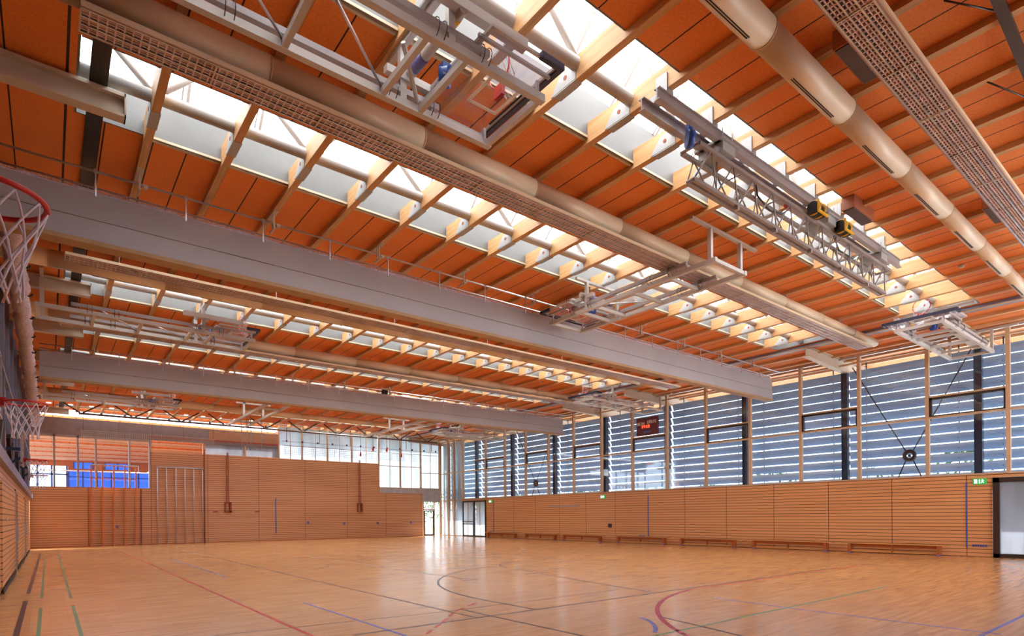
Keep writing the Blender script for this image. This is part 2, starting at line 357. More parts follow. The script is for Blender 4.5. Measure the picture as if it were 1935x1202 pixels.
struct('trim_3', box(XL-.3, YF-.04, 6.42, 12.55, YF+.18, 7.38), 'spandrel', label='mauve grey fascia above the gallery opening')
struct('trim_4', box(4.92, YF-.06, 6.6, 12.55, YF-.04, 6.68), 'redline', label='red-brown edge under the fascia')
struct('trim_5', box(8.2, YF-.05, 6.68, 12.55, YF-.04, 7.3), 'brownp', label='brown fascia panel')
struct('baseboard_far', box(XL, YF-.02, 0, 23.98, YF, .05), 'bench_leg')

# ceiling boards between the roof lights, roof over them
edges = []
ceil = MB()
y = YN-3
for s0 in STR:
    ceil.box(-6.5, y, ZC, 28.7, s0, ZC+.22); y = s0+SW
    ceil.box(-6.5, s0, ZC, SX0, y, ZC+.22); ceil.box(SX1, s0, ZC, 28.7, y, ZC+.22)
ceil.box(-6.5, y, ZC, 28.7, YF+.3, ZC+.22)
struct('ceiling', ceil, 'ceil', label='orange acoustic boards between the roof lights')
struct('trim_6', box(28.7, YN-3, ZC-.03, 28.78, YF+.3, ZC+.4), 'white', label='white roof edge')
struct('trim_7', box(XR-.02, YN, ZC-.1, XR+.08, YF, ZC), 'white', label='white head rail of the window wall')
struct('trim_8', box(.50, YN, ZC-.03, .72, YF, ZC-.003), 'dark', label='dark board running along the ceiling edge')
struct('trim_9', box(22.55, YN, ZC-.09, 22.95, YF, ZC-.01), 'grey_blue', label='blue-grey sheet strip by the ends of the roof lights')
# left aisle beyond the low wall
struct('wall_aisle', MB().box(-6.7, YN-3, 0, -6.5, YF+.2, 3.0).box(-6.7, YF, 0, XL-.25, YF+.2, 3.0), 'wallF')
struct('wall_aisle_light_block', MB().box(-6.7, YN-3, 3.0, -6.5, YF, ZC), 'wallF')  # made solid instead of glazed, keeps daylight off the left ceiling

# ---- rafters
HOLE = MB().tube((-.004,0,0), (.004,0,0), .045, 12)
raf_root = None
def rafter(x, i):
    if 1 <= i <= 18: lab = f'long glued timber rafter with white shoes, {ORD[i-1]} from the left in the roof lights'
    elif i == 0: lab = 'long glued timber rafter left of the roof lights beside the dark board'
    else: lab = f'long glued timber rafter right of the roof lights, {ORD[i-19]} towards the window wall'
    t = thing('timber_rafter', lab, 'rafter', (x, 0, ZC-.1), 'timber rafters under the ceiling')
    L = box(x-.06, YN, ZC-.1, x+.06, YF-.02, ZC-.004) if not (1 <= i <= 18) else None
    if L is None:
        L = MB(); y = YN
        for s0 in STR:
            L.box(x-.06, y, ZC-.1, x+.06, s0-.02, ZC-.004); L.box(x-.06, s0-.02, ZC-.1, x+.06, s0+SW+.02, ZC+.24) ; y = s0+SW+.02
        L.box(x-.06, y, ZC-.1, x+.06, YF-.02, ZC-.004)
    L.build('beam', 'rafter', t)
    return t
shoe_proto = None
for i, x in enumerate(RX):
    if i == 0: continue
    t = rafter(x, i)
    if 1 <= i <= 18:
        for s0 in STR:
            yc = s0+SW/2
            if shoe_proto is None:
                mb = MB()
                for sx in (-1, 1):
                    a = x+sx*.061; b = x+sx*.072
                    mb.prism([(yc+.0, ZC-.09), (yc+.52, ZC-.09), (yc+.32, ZC+.13), (yc+.10, ZC+.22), (yc-.03, ZC+.22)], 'X', a, b)
                mb.box(x-.072, yc-.0, ZC-.112, x+.072, yc+.46, ZC-.1)
                shoe_proto = mb.build('steel_shoe', 'plate', t); shoe_proto['label'] = 'white steel shoe'
                hm = MB().tube((x-.07, yc+.21, ZC+.04), (x-.077, yc+.21, ZC+.04), .035, 12)
                hole = hm.build('bolt_hole', 'rope', shoe_proto); SY = yc
            else:
                c = shoe_proto.copy(); COL.objects.link(c); c.parent = t; c.location = (0, yc-SY, 0)
                h = hole.copy(); COL.objects.link(h); h.parent = c

# ---- roof lights with their trusses
ZU = ZC+.76; ZR = ZC+1.62
def rooflight(k):
    s0 = STR[k]; s1 = s0+SW; yc = (s0+s1)/2
    lab = f'glazed roof light strip with white reveals, {ORD[k]} from the camera'
    t = thing('roof_light', lab, 'skylight', (SX0, yc, ZC), 'glazed roof light strips')
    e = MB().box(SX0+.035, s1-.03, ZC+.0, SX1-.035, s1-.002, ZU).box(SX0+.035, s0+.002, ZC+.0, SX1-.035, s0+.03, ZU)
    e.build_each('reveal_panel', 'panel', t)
    g = MB()
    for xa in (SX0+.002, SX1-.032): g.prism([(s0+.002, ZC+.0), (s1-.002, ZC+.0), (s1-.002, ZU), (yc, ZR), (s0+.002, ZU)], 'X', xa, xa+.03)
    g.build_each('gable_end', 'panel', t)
    d = MB()
    for xa, xb in zip(RX[1:18], RX[2:19]): d.box(xa+.07, s1-.045, ZC-.02, xb-.07, s1-.032, ZC+.02).box(xa+.07, s1+.002, ZC-.035, xb-.07, s1+.045, ZC-.001)
    d.build('edge_trim', 'reveal', t)
    b = MB()
    for xa in RX[0:19]:
        xm = xa+.59
        for sgn in (-1, 1): b.bar((xm, yc, ZR), (xm, yc+sgn*(SW/2), ZU), .05, .06); b.tube((xm-.09, yc, ZR-.08), (xm-.09, yc+sgn*(SW/2), ZU-.05), .012, 6)
    b.bar((SX0, yc, ZR), (SX1, yc, ZR), .07, .07)
    b.build('glazing_bar', 'white', t)
    gl = MB()
    for sgn in (-1, 1): gl.quad((SX0, yc, ZR+.04), (SX1, yc, ZR+.04), (SX1, yc+sgn*(SW/2+.03), ZU+.03), (SX0, yc+sgn*(SW/2+.03), ZU+.03))
    gl.build('glass_pane', 'skyglass', t)
    portal((11.4, yc, ZR+.2), (0, 0, 0), SX1-SX0, SW)
    # truss
    tr = thing('roof_truss', f'white tube truss standing in the roof light, {ORD[k]} from the camera', 'truss', (SX0, yc, ZC+.12), 'white tube trusses in the roof lights')
    MB().tube((-.2, yc, ZC+.13), (23.0, yc, ZC+.13), .095, 14).build('bottom_chord', 'white', tr)
    MB().tube((RX[1]-.6, yc, ZC+1.32), (RX[18]+.5, yc, ZC+1.32), .055, 10).build('top_chord', 'white', tr)
    dg = MB()
    for i in range(1, 19):
        if i % 2 == 1:
            for j in (-1, 1): dg.tube((RX[i], yc, ZC+.15), (RX[i]+j*1.185, yc, ZC+1.32), .048, 10)
    dg.build('diagonals', 'white', tr)
for k in range(len(STR)): rooflight(k)

# ---- cantilever beams on both sides, columns
for k in range(len(STR)):
    yc = STR[k]+SW/2; nm = f'{ORD[k]} from the camera'
    tag(MB().box(-6.4, yc-.10, 7.90, .95, yc+.10, 7.95).box(-6.4, yc-.012, 7.64, .95, yc+.012, 7.91).box(-6.4, yc-.10, 7.60, .95, yc+.10, 7.64).box(.93, yc-.10, 7.6, .95, yc+.10, 7.95)
        .build('cantilever_beam', 'beamw', org=(0, yc, 7.6)), f'short off-white steel beam end at the left ceiling edge, {nm}', 'beam', 'cantilever beams on the left')
    mb = MB().prism([(22.8, 7.62), (26.3, 7.48), (28.8, 7.92), (28.8, 7.96), (22.8, 7.96)], 'Y', yc-.015, yc+.015)
    mb.box(22.8, yc-.11, 7.94, 28.8, yc+.11, 7.975)
    mb.add([(22.8,yc-.11,7.60),(26.3,yc-.11,7.45),(26.3,yc+.11,7.45),(22.8,yc+.11,7.60),(22.8,yc-.11,7.63),(26.3,yc-.11,7.48),(26.3,yc+.11,7.48),(22.8,yc+.11,7.63)],
           [(0,3,2,1),(4,5,6,7),(0,1,5,4),(1,2,6,5),(2,3,7,6),(3,0,4,7)])
    mb.add([(26.3,yc-.11,7.45),(28.8,yc-.11,7.9),(28.8,yc+.11,7.9),(26.3,yc+.11,7.45),(26.3,yc-.11,7.48),(28.8,yc-.11,7.93),(28.8,yc+.11,7.93),(26.3,yc+.11,7.48)],
           [(0,3,2,1),(4,5,6,7),(0,1,5,4),(1,2,6,5),(2,3,7,6),(3,0,4,7)])
    tag(mb.build('cantilever_beam', 'beamw', org=(24, yc, 7.6)), f'off-white tapered steel beam passing through the window wall, {nm}', 'beam', 'cantilever beams on the right')
    c = MB().box(26.2, yc-.12, 0, 26.42, yc-.10, 7.46).box(26.2, yc+.10, 0, 26.42, yc+.12, 7.46).box(26.30, yc-.1, 0, 26.32, yc+.1, 7.46)
    tag(c.build('steel_column', 'column', org=(26.3, yc, 0)), f'dark blue steel column outside the window wall, {nm}', 'column', 'dark blue columns outside the windows')

# ---- right window wall
MY = [42.0, 40.75, 39.9, 38.68] + [35.52-2.342*k for k in range(0, 17)]
MY = [m for m in MY if m > YN-1.2]
wn = 1
for a, b in zip(MY[:-1], MY[1:]):
    full = a > 36
    z0 = 0 if a > 38.9 else 2.9
    h = holder(f'window_{wn}', 'timber framed bay of the tall right-hand window wall')
    fr = MB()
    fr.box(XR-.06, a-.06, z0, XR+.10, a+.06 if a < 41.9 else a, ZC-.1)
    if b == MY[-1]: fr.box(XR-.06, b-.06, z0, XR+.10, b+.06, ZC-.1)
    fr.box(XR-.03, b+.06, 5.06, XR+.08, a-.06, 5.13)
    if z0 == 0: fr.box(XR-.03, b+.06, 2.82, XR+.08, a-.06, 2.9)
    fr.box(XR-.03, b+.06, 7.64, XR+.08, a-.06, 7.70)
    fr.box(XR-.03, b+.06, z0, XR+.08, a-.06, z0+.05)
    fr.build('window_frame', 'frame', h)
    MB().box(XR+.02, b+.05, z0+.02, XR+.03, a-.05, ZC-.1).build('window_pane', 'glass', h)
    idx = round((35.52-a)/2.342)
    if a < 36 and idx % 2 == 0 or a == 38.68:
        cs = MB()
        a2 = a if a < 36 else 36.9
        for (y0, y1, zz0, zz1) in ((b+.07, a2-.07, 5.74, 5.83), (b+.07, a2-.07, 5.13, 5.17), (a2-.15, a2-.07, 5.13, 5.83), (b+.07, b+.11, 5.13, 5.83)):
            cs.box(XR-.05, y0, zz0, XR+.06, y1, zz1)
        cs.build('tilting_sash', 'dframe', h); MB().box(XR-.03, b+.07, 5.83, XR+.08, a2-.07, 5.90).build('sash_head', 'frame', h)
    if a > 38.9:
        MB().box(XR+.25, b+.05, .02, XR+.27, a-.05, 7.6).build('frosted_screen', 'frost', h)
    wn += 1

# ---- louvres outside, one bank per column bay
bays = [(STR[k]+SW/2, STR[k+1]+SW/2) for k in range(0, 8)] + [(STR[0]+SW/2-4.5, STR[0]+SW/2)]
ang = math.radians(62)
for n_, (a, b) in enumerate(bays):
    lab = f'bank of blue-grey aluminium sun louvres outside the windows, {ORD[n_+1] if n_ < 8 else "first"} bay from the right'
    t = thing('sun_louvre', lab, 'louvre', (26.8, a, 0), 'louvre banks outside the window wall')
    bl = MB(); z = 2.354
    ya, yb = a+.12, b+.04
    while z < 7.3:
        prof = []
        for i in range(7):
            s = i/6; u = (s-.5)*.36
            bow = .035*(1-(2*s-1)**2)
            prof.append((26.8-u*math.cos(ang)+bow*math.sin(ang), z+.17+u*math.sin(ang)+bow*math.cos(ang)))
        vs = []
        for (px, pz) in prof: vs += [(px, ya, pz), (px, yb, pz), (px+.012, ya, pz+.004), (px+.012, yb, pz+.004)]
        fs = []
        for i in range(6):
            o = i*4; fs += [(o, o+1, o+5, o+4), (o+2, o+6, o+7, o+3), (o, o+4, o+6, o+2), (o+1, o+3, o+7, o+5)]
        fs += [(0, 2, 3, 1), (24, 25, 27, 26)]
        bl.add(vs, fs, False); z += .376
    bl.build('blades', 'louvre', t)
    br = MB()
    for yy in (ya+.62, yb-.62):
        br.box(26.95, yy-.02, -.05, 26.99, yy+.02, 7.9)
        z = 2.354
        while z < 7.3: br.box(26.84, yy-.015, z+.14, 26.96, yy+.015, z+.18); z += .376
    br.build('support_rail', 'column', t)

# ---- cross bracing
for yc, nm in ((8.27, 'near the right door'), (30.77, 'at the far end')):
    t = thing('wind_bracing', f'dark cross bracing with round hub outside the windows {nm}', 'bracing', (26.55, yc, 3.8))
    x = 26.55
    MB().ring((x, yc, 3.82), (1,0,0), .17, .075, 28, 10).tube((x-.03, yc, 3.82), (x+.03, yc, 3.82), .05, 16).build('hub', 'dframe', t)
    rd = MB()
    for sy in (-1, 1):
        rd.tube((x, yc+sy*.12, 4.0), (x, yc+sy*2.05, 7.7), .022, 8); rd.tube((x, yc+sy*.1, 3.7), (x, yc+sy*1.63, -.04), .022, 8)
    rd.build_each('tie_rod', 'dframe', t)

# ---- far wall glazing
def fpost(x, z0, z1, w=.10): return (x-w/2, YF-.05, z0, x+w/2, YF+.12, z1)
h = holder('window_30', 'gallery opening above the far wall, left')
g = MB()
for x in (.27, 1.35, 2.2, 3.85): g.box(*fpost(x, 3.45, 6.42))
g.box(XL, YF-.05, 6.3, 4.92, YF+.1, 6.42).box(4.85, YF-.05, 3.45, 4.92, YF+.12, 6.4)
g.build('window_frame', 'lilac', h); MB().box(XL, YF+.02, 3.47, 4.9, YF+.03, 6.4).build('window_pane', 'glass', h)
h = holder('window_31', 'strip window over the timber wall, left half')
g = MB()
for x in (4.96, 7.89, 10.4, 12.6): g.box(*fpost(x, 5.72, 6.42 if x < 12 else ZC))
g.build('window_frame', 'frame', h); MB().box(8.0, YF+.02, 5.74, 12.55, YF+.03, 6.42).build('window_pane', 'frostd', h); MB().box(XL-.3, YF+.02, 7.38, 12.55, YF+.03, ZC).build('window_pane', 'glass', h)
h = holder('window_32', 'strip window over the timber wall, right half')
g = MB()
for x in (14.23, 16.08, 17.95, 20.15): g.box(*fpost(x, 5.72, ZC, .09))
for x in (13.4, 15.2, 17.0, 19.1): g.box(x-.015, YF, 5.72, x+.015, YF+.05, ZC)
g.build('window_frame', 'frame', h); MB().box(12.6, YF+.02, 5.74, 20.15, YF+.03, ZC).build('window_pane', 'glass', h)
MB().box(12.6, YF+.30, 5.74, 20.15, YF+.32, ZC).build('frosted_screen', 'frost', h)
h = holder('window_33', 'tall glazing in the far right corner')
g = MB()
for x in (22.0, 23.85, 25.62): g.box(*fpost(x, 3.84, ZC, .10))
for x in (21.1, 23.0, 24.75): g.box(x-.015, YF, 3.84, x+.015, YF+.05, ZC)
g.box(20.2, YF-.02, 5.55, 23.8, YF+.06, 5.60).box(23.9, YF-.02, 5.1, 25.6, YF+.06, 5.15).box(20.2, YF-.02, 3.84, 25.6, YF+.08, 3.9)
g.build('window_frame', 'frame', h); MB().box(20.2, YF+.02, 3.86, XR, YF+.03, ZC).build('window_pane', 'glass', h)
MB().box(20.2, YF+.30, 3.86, XR, YF+.32, ZC).build('frosted_screen', 'frost', h)
h = holder('window_34', 'clear side lights around the far door')
g = MB()
for x in (24.06, 25.1, 25.66): g.box(x-.04, YF-.03, 0, x+.04, YF+.1, 2.78)
g.box(24.06, YF-.03, 2.1, 25.1, YF+.1, 2.2); g.build('window_frame', 'frame', h)
MB().box(24.1, YF+.02, 2.2, 25.06, YF+.03, 2.78).box(25.14, YF+.02, .03, 25.62, YF+.03, 2.78).build('window_pane', 'glass', h)
# doors
def door(n, mk, lab, parts):
    h = holder(n, lab)
    for nm, mb, m in parts: mb.build(nm, m, h)
d = MB(); x0, x1 = 24.12, 25.04
d.box(x0, YF-.03, 0, x0+.09, YF+.05, 2.08).box(x1-.09, YF-.03, 0, x1, YF+.05, 2.08).box(x0, YF-.03, 1.99, x1, YF+.05, 2.08).box(x0, YF-.03, 0, x1, YF+.05, .12)
door('door_1', 0, 'dark framed glass door in the far right corner', [('door_frame', d, 'dframe'), ('door_pane', MB().box(x0+.08, YF+.01, .1, x1-.08, YF+.02, 2.0), 'glass'),
     ('push_bar', MB().box(x0, YF-.09, .98, x1, YF-.03, 1.03).box(x0, YF-.09, 1.12, x1, YF-.03, 1.17), 'dframe')])
d = MB(); ya, yb = 35.52, 38.62
for y0, y1 in ((ya, ya+.09), (yb-.09, yb), ((ya+yb)/2-.08, (ya+yb)/2+.08)): d.box(XR-.06, y0, 0, XR+.05, y1, 2.78)
d.box(XR-.06, ya, 2.66, XR+.05, yb, 2.78).box(XR-.06, ya, 0, XR+.05, yb, .10)
door('door_2', 0, 'dark framed double door with frosted panes at the far end of the right wall', [('door_frame', d, 'dframe'), ('door_pane', MB().box(XR+.01, ya+.08, .08, XR+.02, yb-.08, 2.68), 'frost'),
     ('glazing_bar', MB().box(XR-.02, 37.9, .1, XR+.03, 37.93, 2.66).box(XR-.02, 36.3, .1, XR+.03, 36.33, 2.66), 'frame'),
     ('push_bar', MB().box(XR-.13, 37.15, .95, XR-.07, yb-.02, 1.0).box(XR-.13, 37.15, 1.15, XR-.07, yb-.02, 1.2), 'dframe')])
d = MB(); ya, yb = 1.9, 5.5
d.box(XR-.07, yb-.18, 0, XR+.05, yb, 2.77).box(XR-.07, ya, 0, XR+.05, ya+.18, 2.77).box(XR-.07, ya, 2.6, XR+.05, yb, 2.77).box(XR-.07, ya, 0, XR+.05, yb, .14)
door('door_3', 0, 'wide dark framed frosted door at the right edge', [('door_frame', d, 'dframe'), ('door_pane', MB().box(XR, ya+.16, .12, XR+.02, yb-.16, 2.62), 'frostd')])
struct('window_35', MB().box(XR, -6, 0, XR+.03, 1.9, 2.78), 'frostd')
# left wall doors (steel blue frames with glass, timber gates)
for n, (ya, yb) in enumerate(((13.9, 15.6), (23.0, 23.9), (31.6, 32.3))):
    d = MB().box(XL-.04, ya, 0, XL+.03, ya+.10, 2.5).box(XL-.04, yb-.10, 0, XL+.03, yb, 2.5).box(XL-.04, ya, 2.4, XL+.03, yb, 2.5).box(XL-.04, ya, 0, XL+.03, yb, .12).box(XL-.04, (ya+yb)/2-.03, 0, XL+.03, (ya+yb)/2+.03, 2.5)
    door(f'door_{4+n}', 0, f'steel framed glazed door in the left wall, {ORD[n]} from the camera', [('door_frame', d, 'steel'), ('door_pane', MB().box(XL-.02, ya+.09, .1, XL-.01, yb-.09, 2.42), 'bluetint'), ('door_handle', MB().box(XL+.03, ya+.14, .95, XL+.09, ya+.2, 1.4), 'steel')])
for n, (ya, yb) in enumerate(((16.4, 22.6), (24.3, 31.2), (32.8, 38.5))):
    g = MB().box(XL+.002, ya, .14, XL+.035, yb, 2.42)
    o = tag(g.build('store_gate', 'wallL', org=(0, 0, 0)), f'slatted timber equipment store gate in the left wall, {ORD[n]} from the camera', 'gate', 'store gates in the left wall')
    MB().box(XL+.035, ya, 0, XL+.05, yb, .10).build('kick_gap', 'black', o)
    MB().ring((XL+.06, ya+1.2, 1.6), (1,0,0), .05, .012, 14, 6).build('pull_ring', 'steel', o)

# upper glazing above the left wall
h = holder('window_21', 'tall glazing above the left wall'); g = MB()
y = 42.0-.06
while y > YN: g.box(XL-.10, y-.05, 2.98, XL, y+.05, ZC-.4); y -= 2.342
g.box(XL-.1, YN, 5.1, XL, YF, 5.18); g.build('window_frame', 'grey_blue', h); MB().box(XL-.05, YN, 3.0, XL-.04, YF, ZC-.4).build('window_pane', 'glass', h)

# unseen near wall glazing, added to throw daylight onto the ceiling
h = holder('window_22', 'unseen glazing added in the near end wall to let in daylight'); g = MB()
x = 10.1
while x < XR: g.box(x-.05, YN-.1, 1.2, x+.05, YN, ZC); x += 2.4
g.box(10, YN-.1, 4.5, XR, YN, 4.6); g.build('window_frame', 'frame', h); MB().box(10, YN-.06, 1.2, XR, YN-.05, ZC).build('window_pane', 'glass', h)
portal((18, YN-.3, 4.6), (math.radians(-90), 0, math.radians(180)), 16, 6.6)
portal((26.9, 19.5, 5.3), (0, math.radians(90), 0), 5.0, 45)

# second hall seen through the opening above the far wall
YB = 80
c2 = MB(); y = YF+5.0
while y < YB:
    y2 = min(y+4.1, YB); c2.box(-9, y, 8.0, 14, y2, 8.2); y += 4.5
struct('ceiling_beyond', c2, 'ceil', label='orange ceiling of the hall beyond')
b2 = MB(); y = YF+6
while y < YB-1: b2.box(-9, y, 7.80, 14, y+.25, 7.95).box(-9, y+2.0, 7.86, 14, y+2.2, 7.95); y += 4.5
struct('trim_10', b2, 'beamw', label='pale ducts and beams of the hall beyond')
wb = MB().box(-9, YB, 0, 14, YB+.2, 4.9).box(-9, YB, 7.4, 1.7, YB+.2, 8.2).box(1.7, YB, 6.9, 14, YB+.2, 7.15).box(1.7, YB, 7.85, 14, YB+.2, 8.2)
for xa, xb in ((1.7, 2.2), (3.9, 5.0), (7.4, 14)): wb.box(xa, YB, 7.15, xb, YB+.2, 7.85)
wb.box(9.7, YB, 4.9, 14, YB+.2, 6.9).box(13.8, YF+3, 0, 14, YB, 8.2).box(-9.2, YF+3, 0, -9, YB, 3)
struct('wall_beyond', wb, 'room')
struct('floor_beyond', box(-9, YF+.3, -.2, 14, YB+.2, 0), 'floor')
h = holder('window_36', 'blue windows of the hall beyond')
g = MB()
for x in (1.75, 3.0, 4.3, 5.6, 6.9, 8.2, 9.6): g.box(x-.07, YB-.08, 4.9, x+.07, YB+.08, 6.9)
g.box(1.7, YB-.08, 6.2, 9.7, YB+.08, 6.3)
for x in (2.2, 3.0, 3.9, 5.0, 6.2, 7.4): g.box(x-.07, YB-.08, 7.15, x+.07, YB+.08, 7.85)
g.build('window_frame', 'slot', h); MB().box(1.7, YB+.04, 4.9, 9.7, YB+.05, 6.9).box(2.2, YB+.04, 7.15, 7.4, YB+.05, 7.85).build('window_pane', 'bluetint', h)
h = holder('window_37', 'bright windows of the hall beyond, left'); g = MB()
for x in (-4.2, -2.9, -1.9, -.9, .3, 1.6): g.box(x-.09, YB-.08, 4.9, x+.09, YB+.08, 7.4)
g.box(-9, YB-.08, 6.4, 1.7, YB+.08, 6.55); g.build('window_frame', 'slot', h); MB().box(-9, YB+.04, 4.9, 1.7, YB+.05, 7.4).build('window_pane', 'glass', h)
tag(MB().tube((XL, YF+1.2, 4.45), (4.9, YF+1.2, 4.45), .03, 8).box(4.86, YF+.2, 4.4, 4.9, YF+1.25, 4.5).build('handrail', 'steel', org=(0, YF+1.2, 4.4)), 'thin steel rail behind the opening above the far wall', 'railing')

# ---- outside
struct('lawn', box(10, YF+.5, -.25, 60, 100, -.2), 'grass')
struct('ground', box(-60, -60, -.6, 140, 140, -.25), 'bounce_ground')  # made pale to bounce daylight up onto the ceiling
struct('low_bounce_strip', box(XR+.3, -8, -.25, 37, 50, -.05), 'dim_ground')  # dark strip widened to cut the light bounced onto the soffit
def shrub(x, y, r, hgt, lab, seed):
    rnd = random.Random(seed); mb = MB()
    for _ in range(420):
        a = rnd.uniform(0, 6.283); e = rnd.uniform(-.2, 1.0); q = r*(.55+.5*rnd.random())
        cx_, cy_, cz_ = x+q*math.cos(a)*math.cos(e*1.4), y+q*math.sin(a)*math.cos(e*1.4), hgt*.45+hgt*.5*math.sin(e*1.5)
        u = Vector((rnd.gauss(0,1), rnd.gauss(0,1), rnd.gauss(0,1))).normalized()*.13; v = u.cross(Vector((rnd.gauss(0,1), rnd.gauss(0,1), rnd.gauss(0,1)))).normalized()*.07
        c = Vector((cx_, cy_, cz_)); mb.add([c-u, c-v, c+u, c+v], [(0,1,2,3)])
    mb.tube((x, y, -.3), (x, y, hgt*.6), .07, 6)
    o = tag(mb.build('shrub', 'leaf', org=(x, y, -.25)), lab, 'shrub', 'green bushes beyond the sun louvres')
for i, y in enumerate((3.6, 8.0, 12.4, 16.8, 21.2, 26, 31, 36, 41)):
    shrub(32+(i%3)*.8, y, 1.9, 4.6+.3*(i%2)-(.25*i if i < 5 else .9), f'green bush glimpsed between the lowest louvres, {ORD[i]} from the right', i)
shrub(29.0, 50.5, 2.3, 3.6, 'green bush seen through the far glass door', 40); shrub(33.5, 54, 2.6, 4.2, 'green bush outside the far right corner', 41)

# ================================================================== AIR DUCTS AND LIGHTS
def duct(y, lab):
    t = thing('air_duct', lab, 'duct', (0, y, 7.66), 'round air ducts')
    x = XL-.6; nx = 7.1-2.36*3; rs = []
    for r_ in (.205, .202, .198, .192, .184, .174, .165, .157, .15, .143, .137, .131, .126):
        if x >= 23.2: break
        xe = min(nx, 23.2); rs.append((x, xe, r_)); x = xe; nx += 2.36
    for (xa, xb, r_) in rs: MB().tube((xa, y, 7.66), (xb, y, 7.66), r_, 32).build('duct_section', 'cream', t)
    rad_at = lambda x: [r_ for (xa, xb, r_) in rs if xa <= x+.01][-1]
    c = MB(); x = 7.1-2.36*3
    while x < 22.9: c.ring((x, y, 7.66), (1,0,0), rad_at(x-.1)+.002, .009, 28, 6); x += 2.36
    c.build_each('collar', 'cream', t)
    s = MB(); x = 3.22-2.36
    while x < 21.5:
        for a in (1.29, 1.46):      # two slots on the far lower flank
            q_ = rad_at(x)-.002; yy = y+q_*math.cos(-a); zz = 7.66+q_*math.sin(-a)
            p = Vector((0, math.cos(-a), math.sin(-a)))
            s.bar((x, yy, zz), (x+1.24, yy, zz), .014, .014)
        x += 2.36
    s.build_each('air_slot', 'black', t, 2)
    hg = MB(); x = RX[2]
    while x < 22.5: hg.box(x-.01, y-.02, 7.8, x+.01, y+.02, 7.9); x += 1.185*3
    hg.build_each('hanger', 'white', t)
duct(3.78, 'thick cream round air duct at the upper right, nearest the camera')
duct(8.28, 'cream round air duct crossing the whole ceiling next to the lattice light strip')
duct(17.28, 'cream air duct just behind the nearer divider curtain')
duct(21.78, 'cream air duct midway between the two divider curtains')
duct(30.78, 'cream air duct just behind the far divider curtain')
duct(35.28, 'cream air duct nearest the far wall')
duct(-.72, 'cream air duct behind the camera')
# lattice light strip
def light_proto(y):
    t = thing('light_strip', 'x', 'ceiling light', (0, y, 7.35), 'lattice ceiling light strips')
    x0, x1, w_, zl = .32, 22.5, .40, 7.35
    MB().box(x0, y-w_/2-.02, zl+.045, x1, y+w_/2+.02, zl+.07).box(x0, y-w_/2-.03, zl, x1, y-w_/2-.005, zl+.07).box(x0, y+w_/2+.005, zl, x1, y+w_/2+.03, zl+.07).build('housing', 'lighthouse', t)
    g = MB()
    for i in range(3):
        for j in (1, 2): yy = y-w_/2+w_*(i+j/3)/3; g.box(x0, yy-.006, zl+.006, x1, yy+.006, zl+.035)
    x = x0
    while x < x1: g.box(x-.009, y-w_/2, zl+.006, x+.009, y+w_/2, zl+.035); x += .085
    g.build('lattice', 'lightgrid', t)
    lb = MB()
    for i in range(4): yy = y-w_/2+w_*i/3; lb.box(x0, yy-.011, zl-.003, x1, yy+.011, zl+.04)
    lb.build_each('side_bar', 'steel', t)
    d = MB(); x = x0
    while x < x1: d.box(x-.010, y-w_/2, zl-.006, x+.010, y+w_/2, zl+.006); x += 1.4
    d.build_each('divider_bar', 'beamw', t)
    MB().box(x0, y-w_/2-.05, zl+.005, x1, y-w_/2-.03, zl+.065).build('side_trim', 'cream', t)
    hr_ = MB(); x = RX[1]
    while x < 22.4: hr_.box(x-.008, y+w_/2+.03, zl+.02, x+.008, y+w_/2+.045, 7.9); x += 1.185*3
    hr_.build_each('hanger_rod', 'steel', t)
    return t
ls = None
for y, lab in ((2.79, 'wide lattice light strip at the upper right corner of the view'), (8.35, 'lattice light strip running beside the long cream duct'),
               (16.2, 'lattice light strip just behind the nearer divider curtain'), (21.8, 'lattice light strip beside the duct midway between the curtains'),
               (29.7, 'lattice light strip just behind the far divider curtain')):
    if ls is None: ls = light_proto(y); t = ls
    else: t = copy_tree(ls); t.location = (0, y, 7.35)
    t['label'] = lab
# ceiling loudspeakers
for x, y, lab in ((8.72, 3.29, 'dark grille loudspeaker between the big duct and the light strip, upper right'), (15.4, 3.22, 'smaller looking loudspeaker near the right edge of the ceiling'), (13.2, 5.0, 'brown loudspeaker hanging at the edge of the nearest roof light')):
    t = thing('loudspeaker', lab, 'speaker', (x, y, 7.8), 'ceiling loudspeakers')
    MB().box(x-.5, y-.12, 7.74, x+.5, y+.12, 7.99).build('case', 'spbox', t); MB().box(x-.47, y-.10, 7.725, x+.47, y+.10, 7.74).build('grille', 'speaker', t)

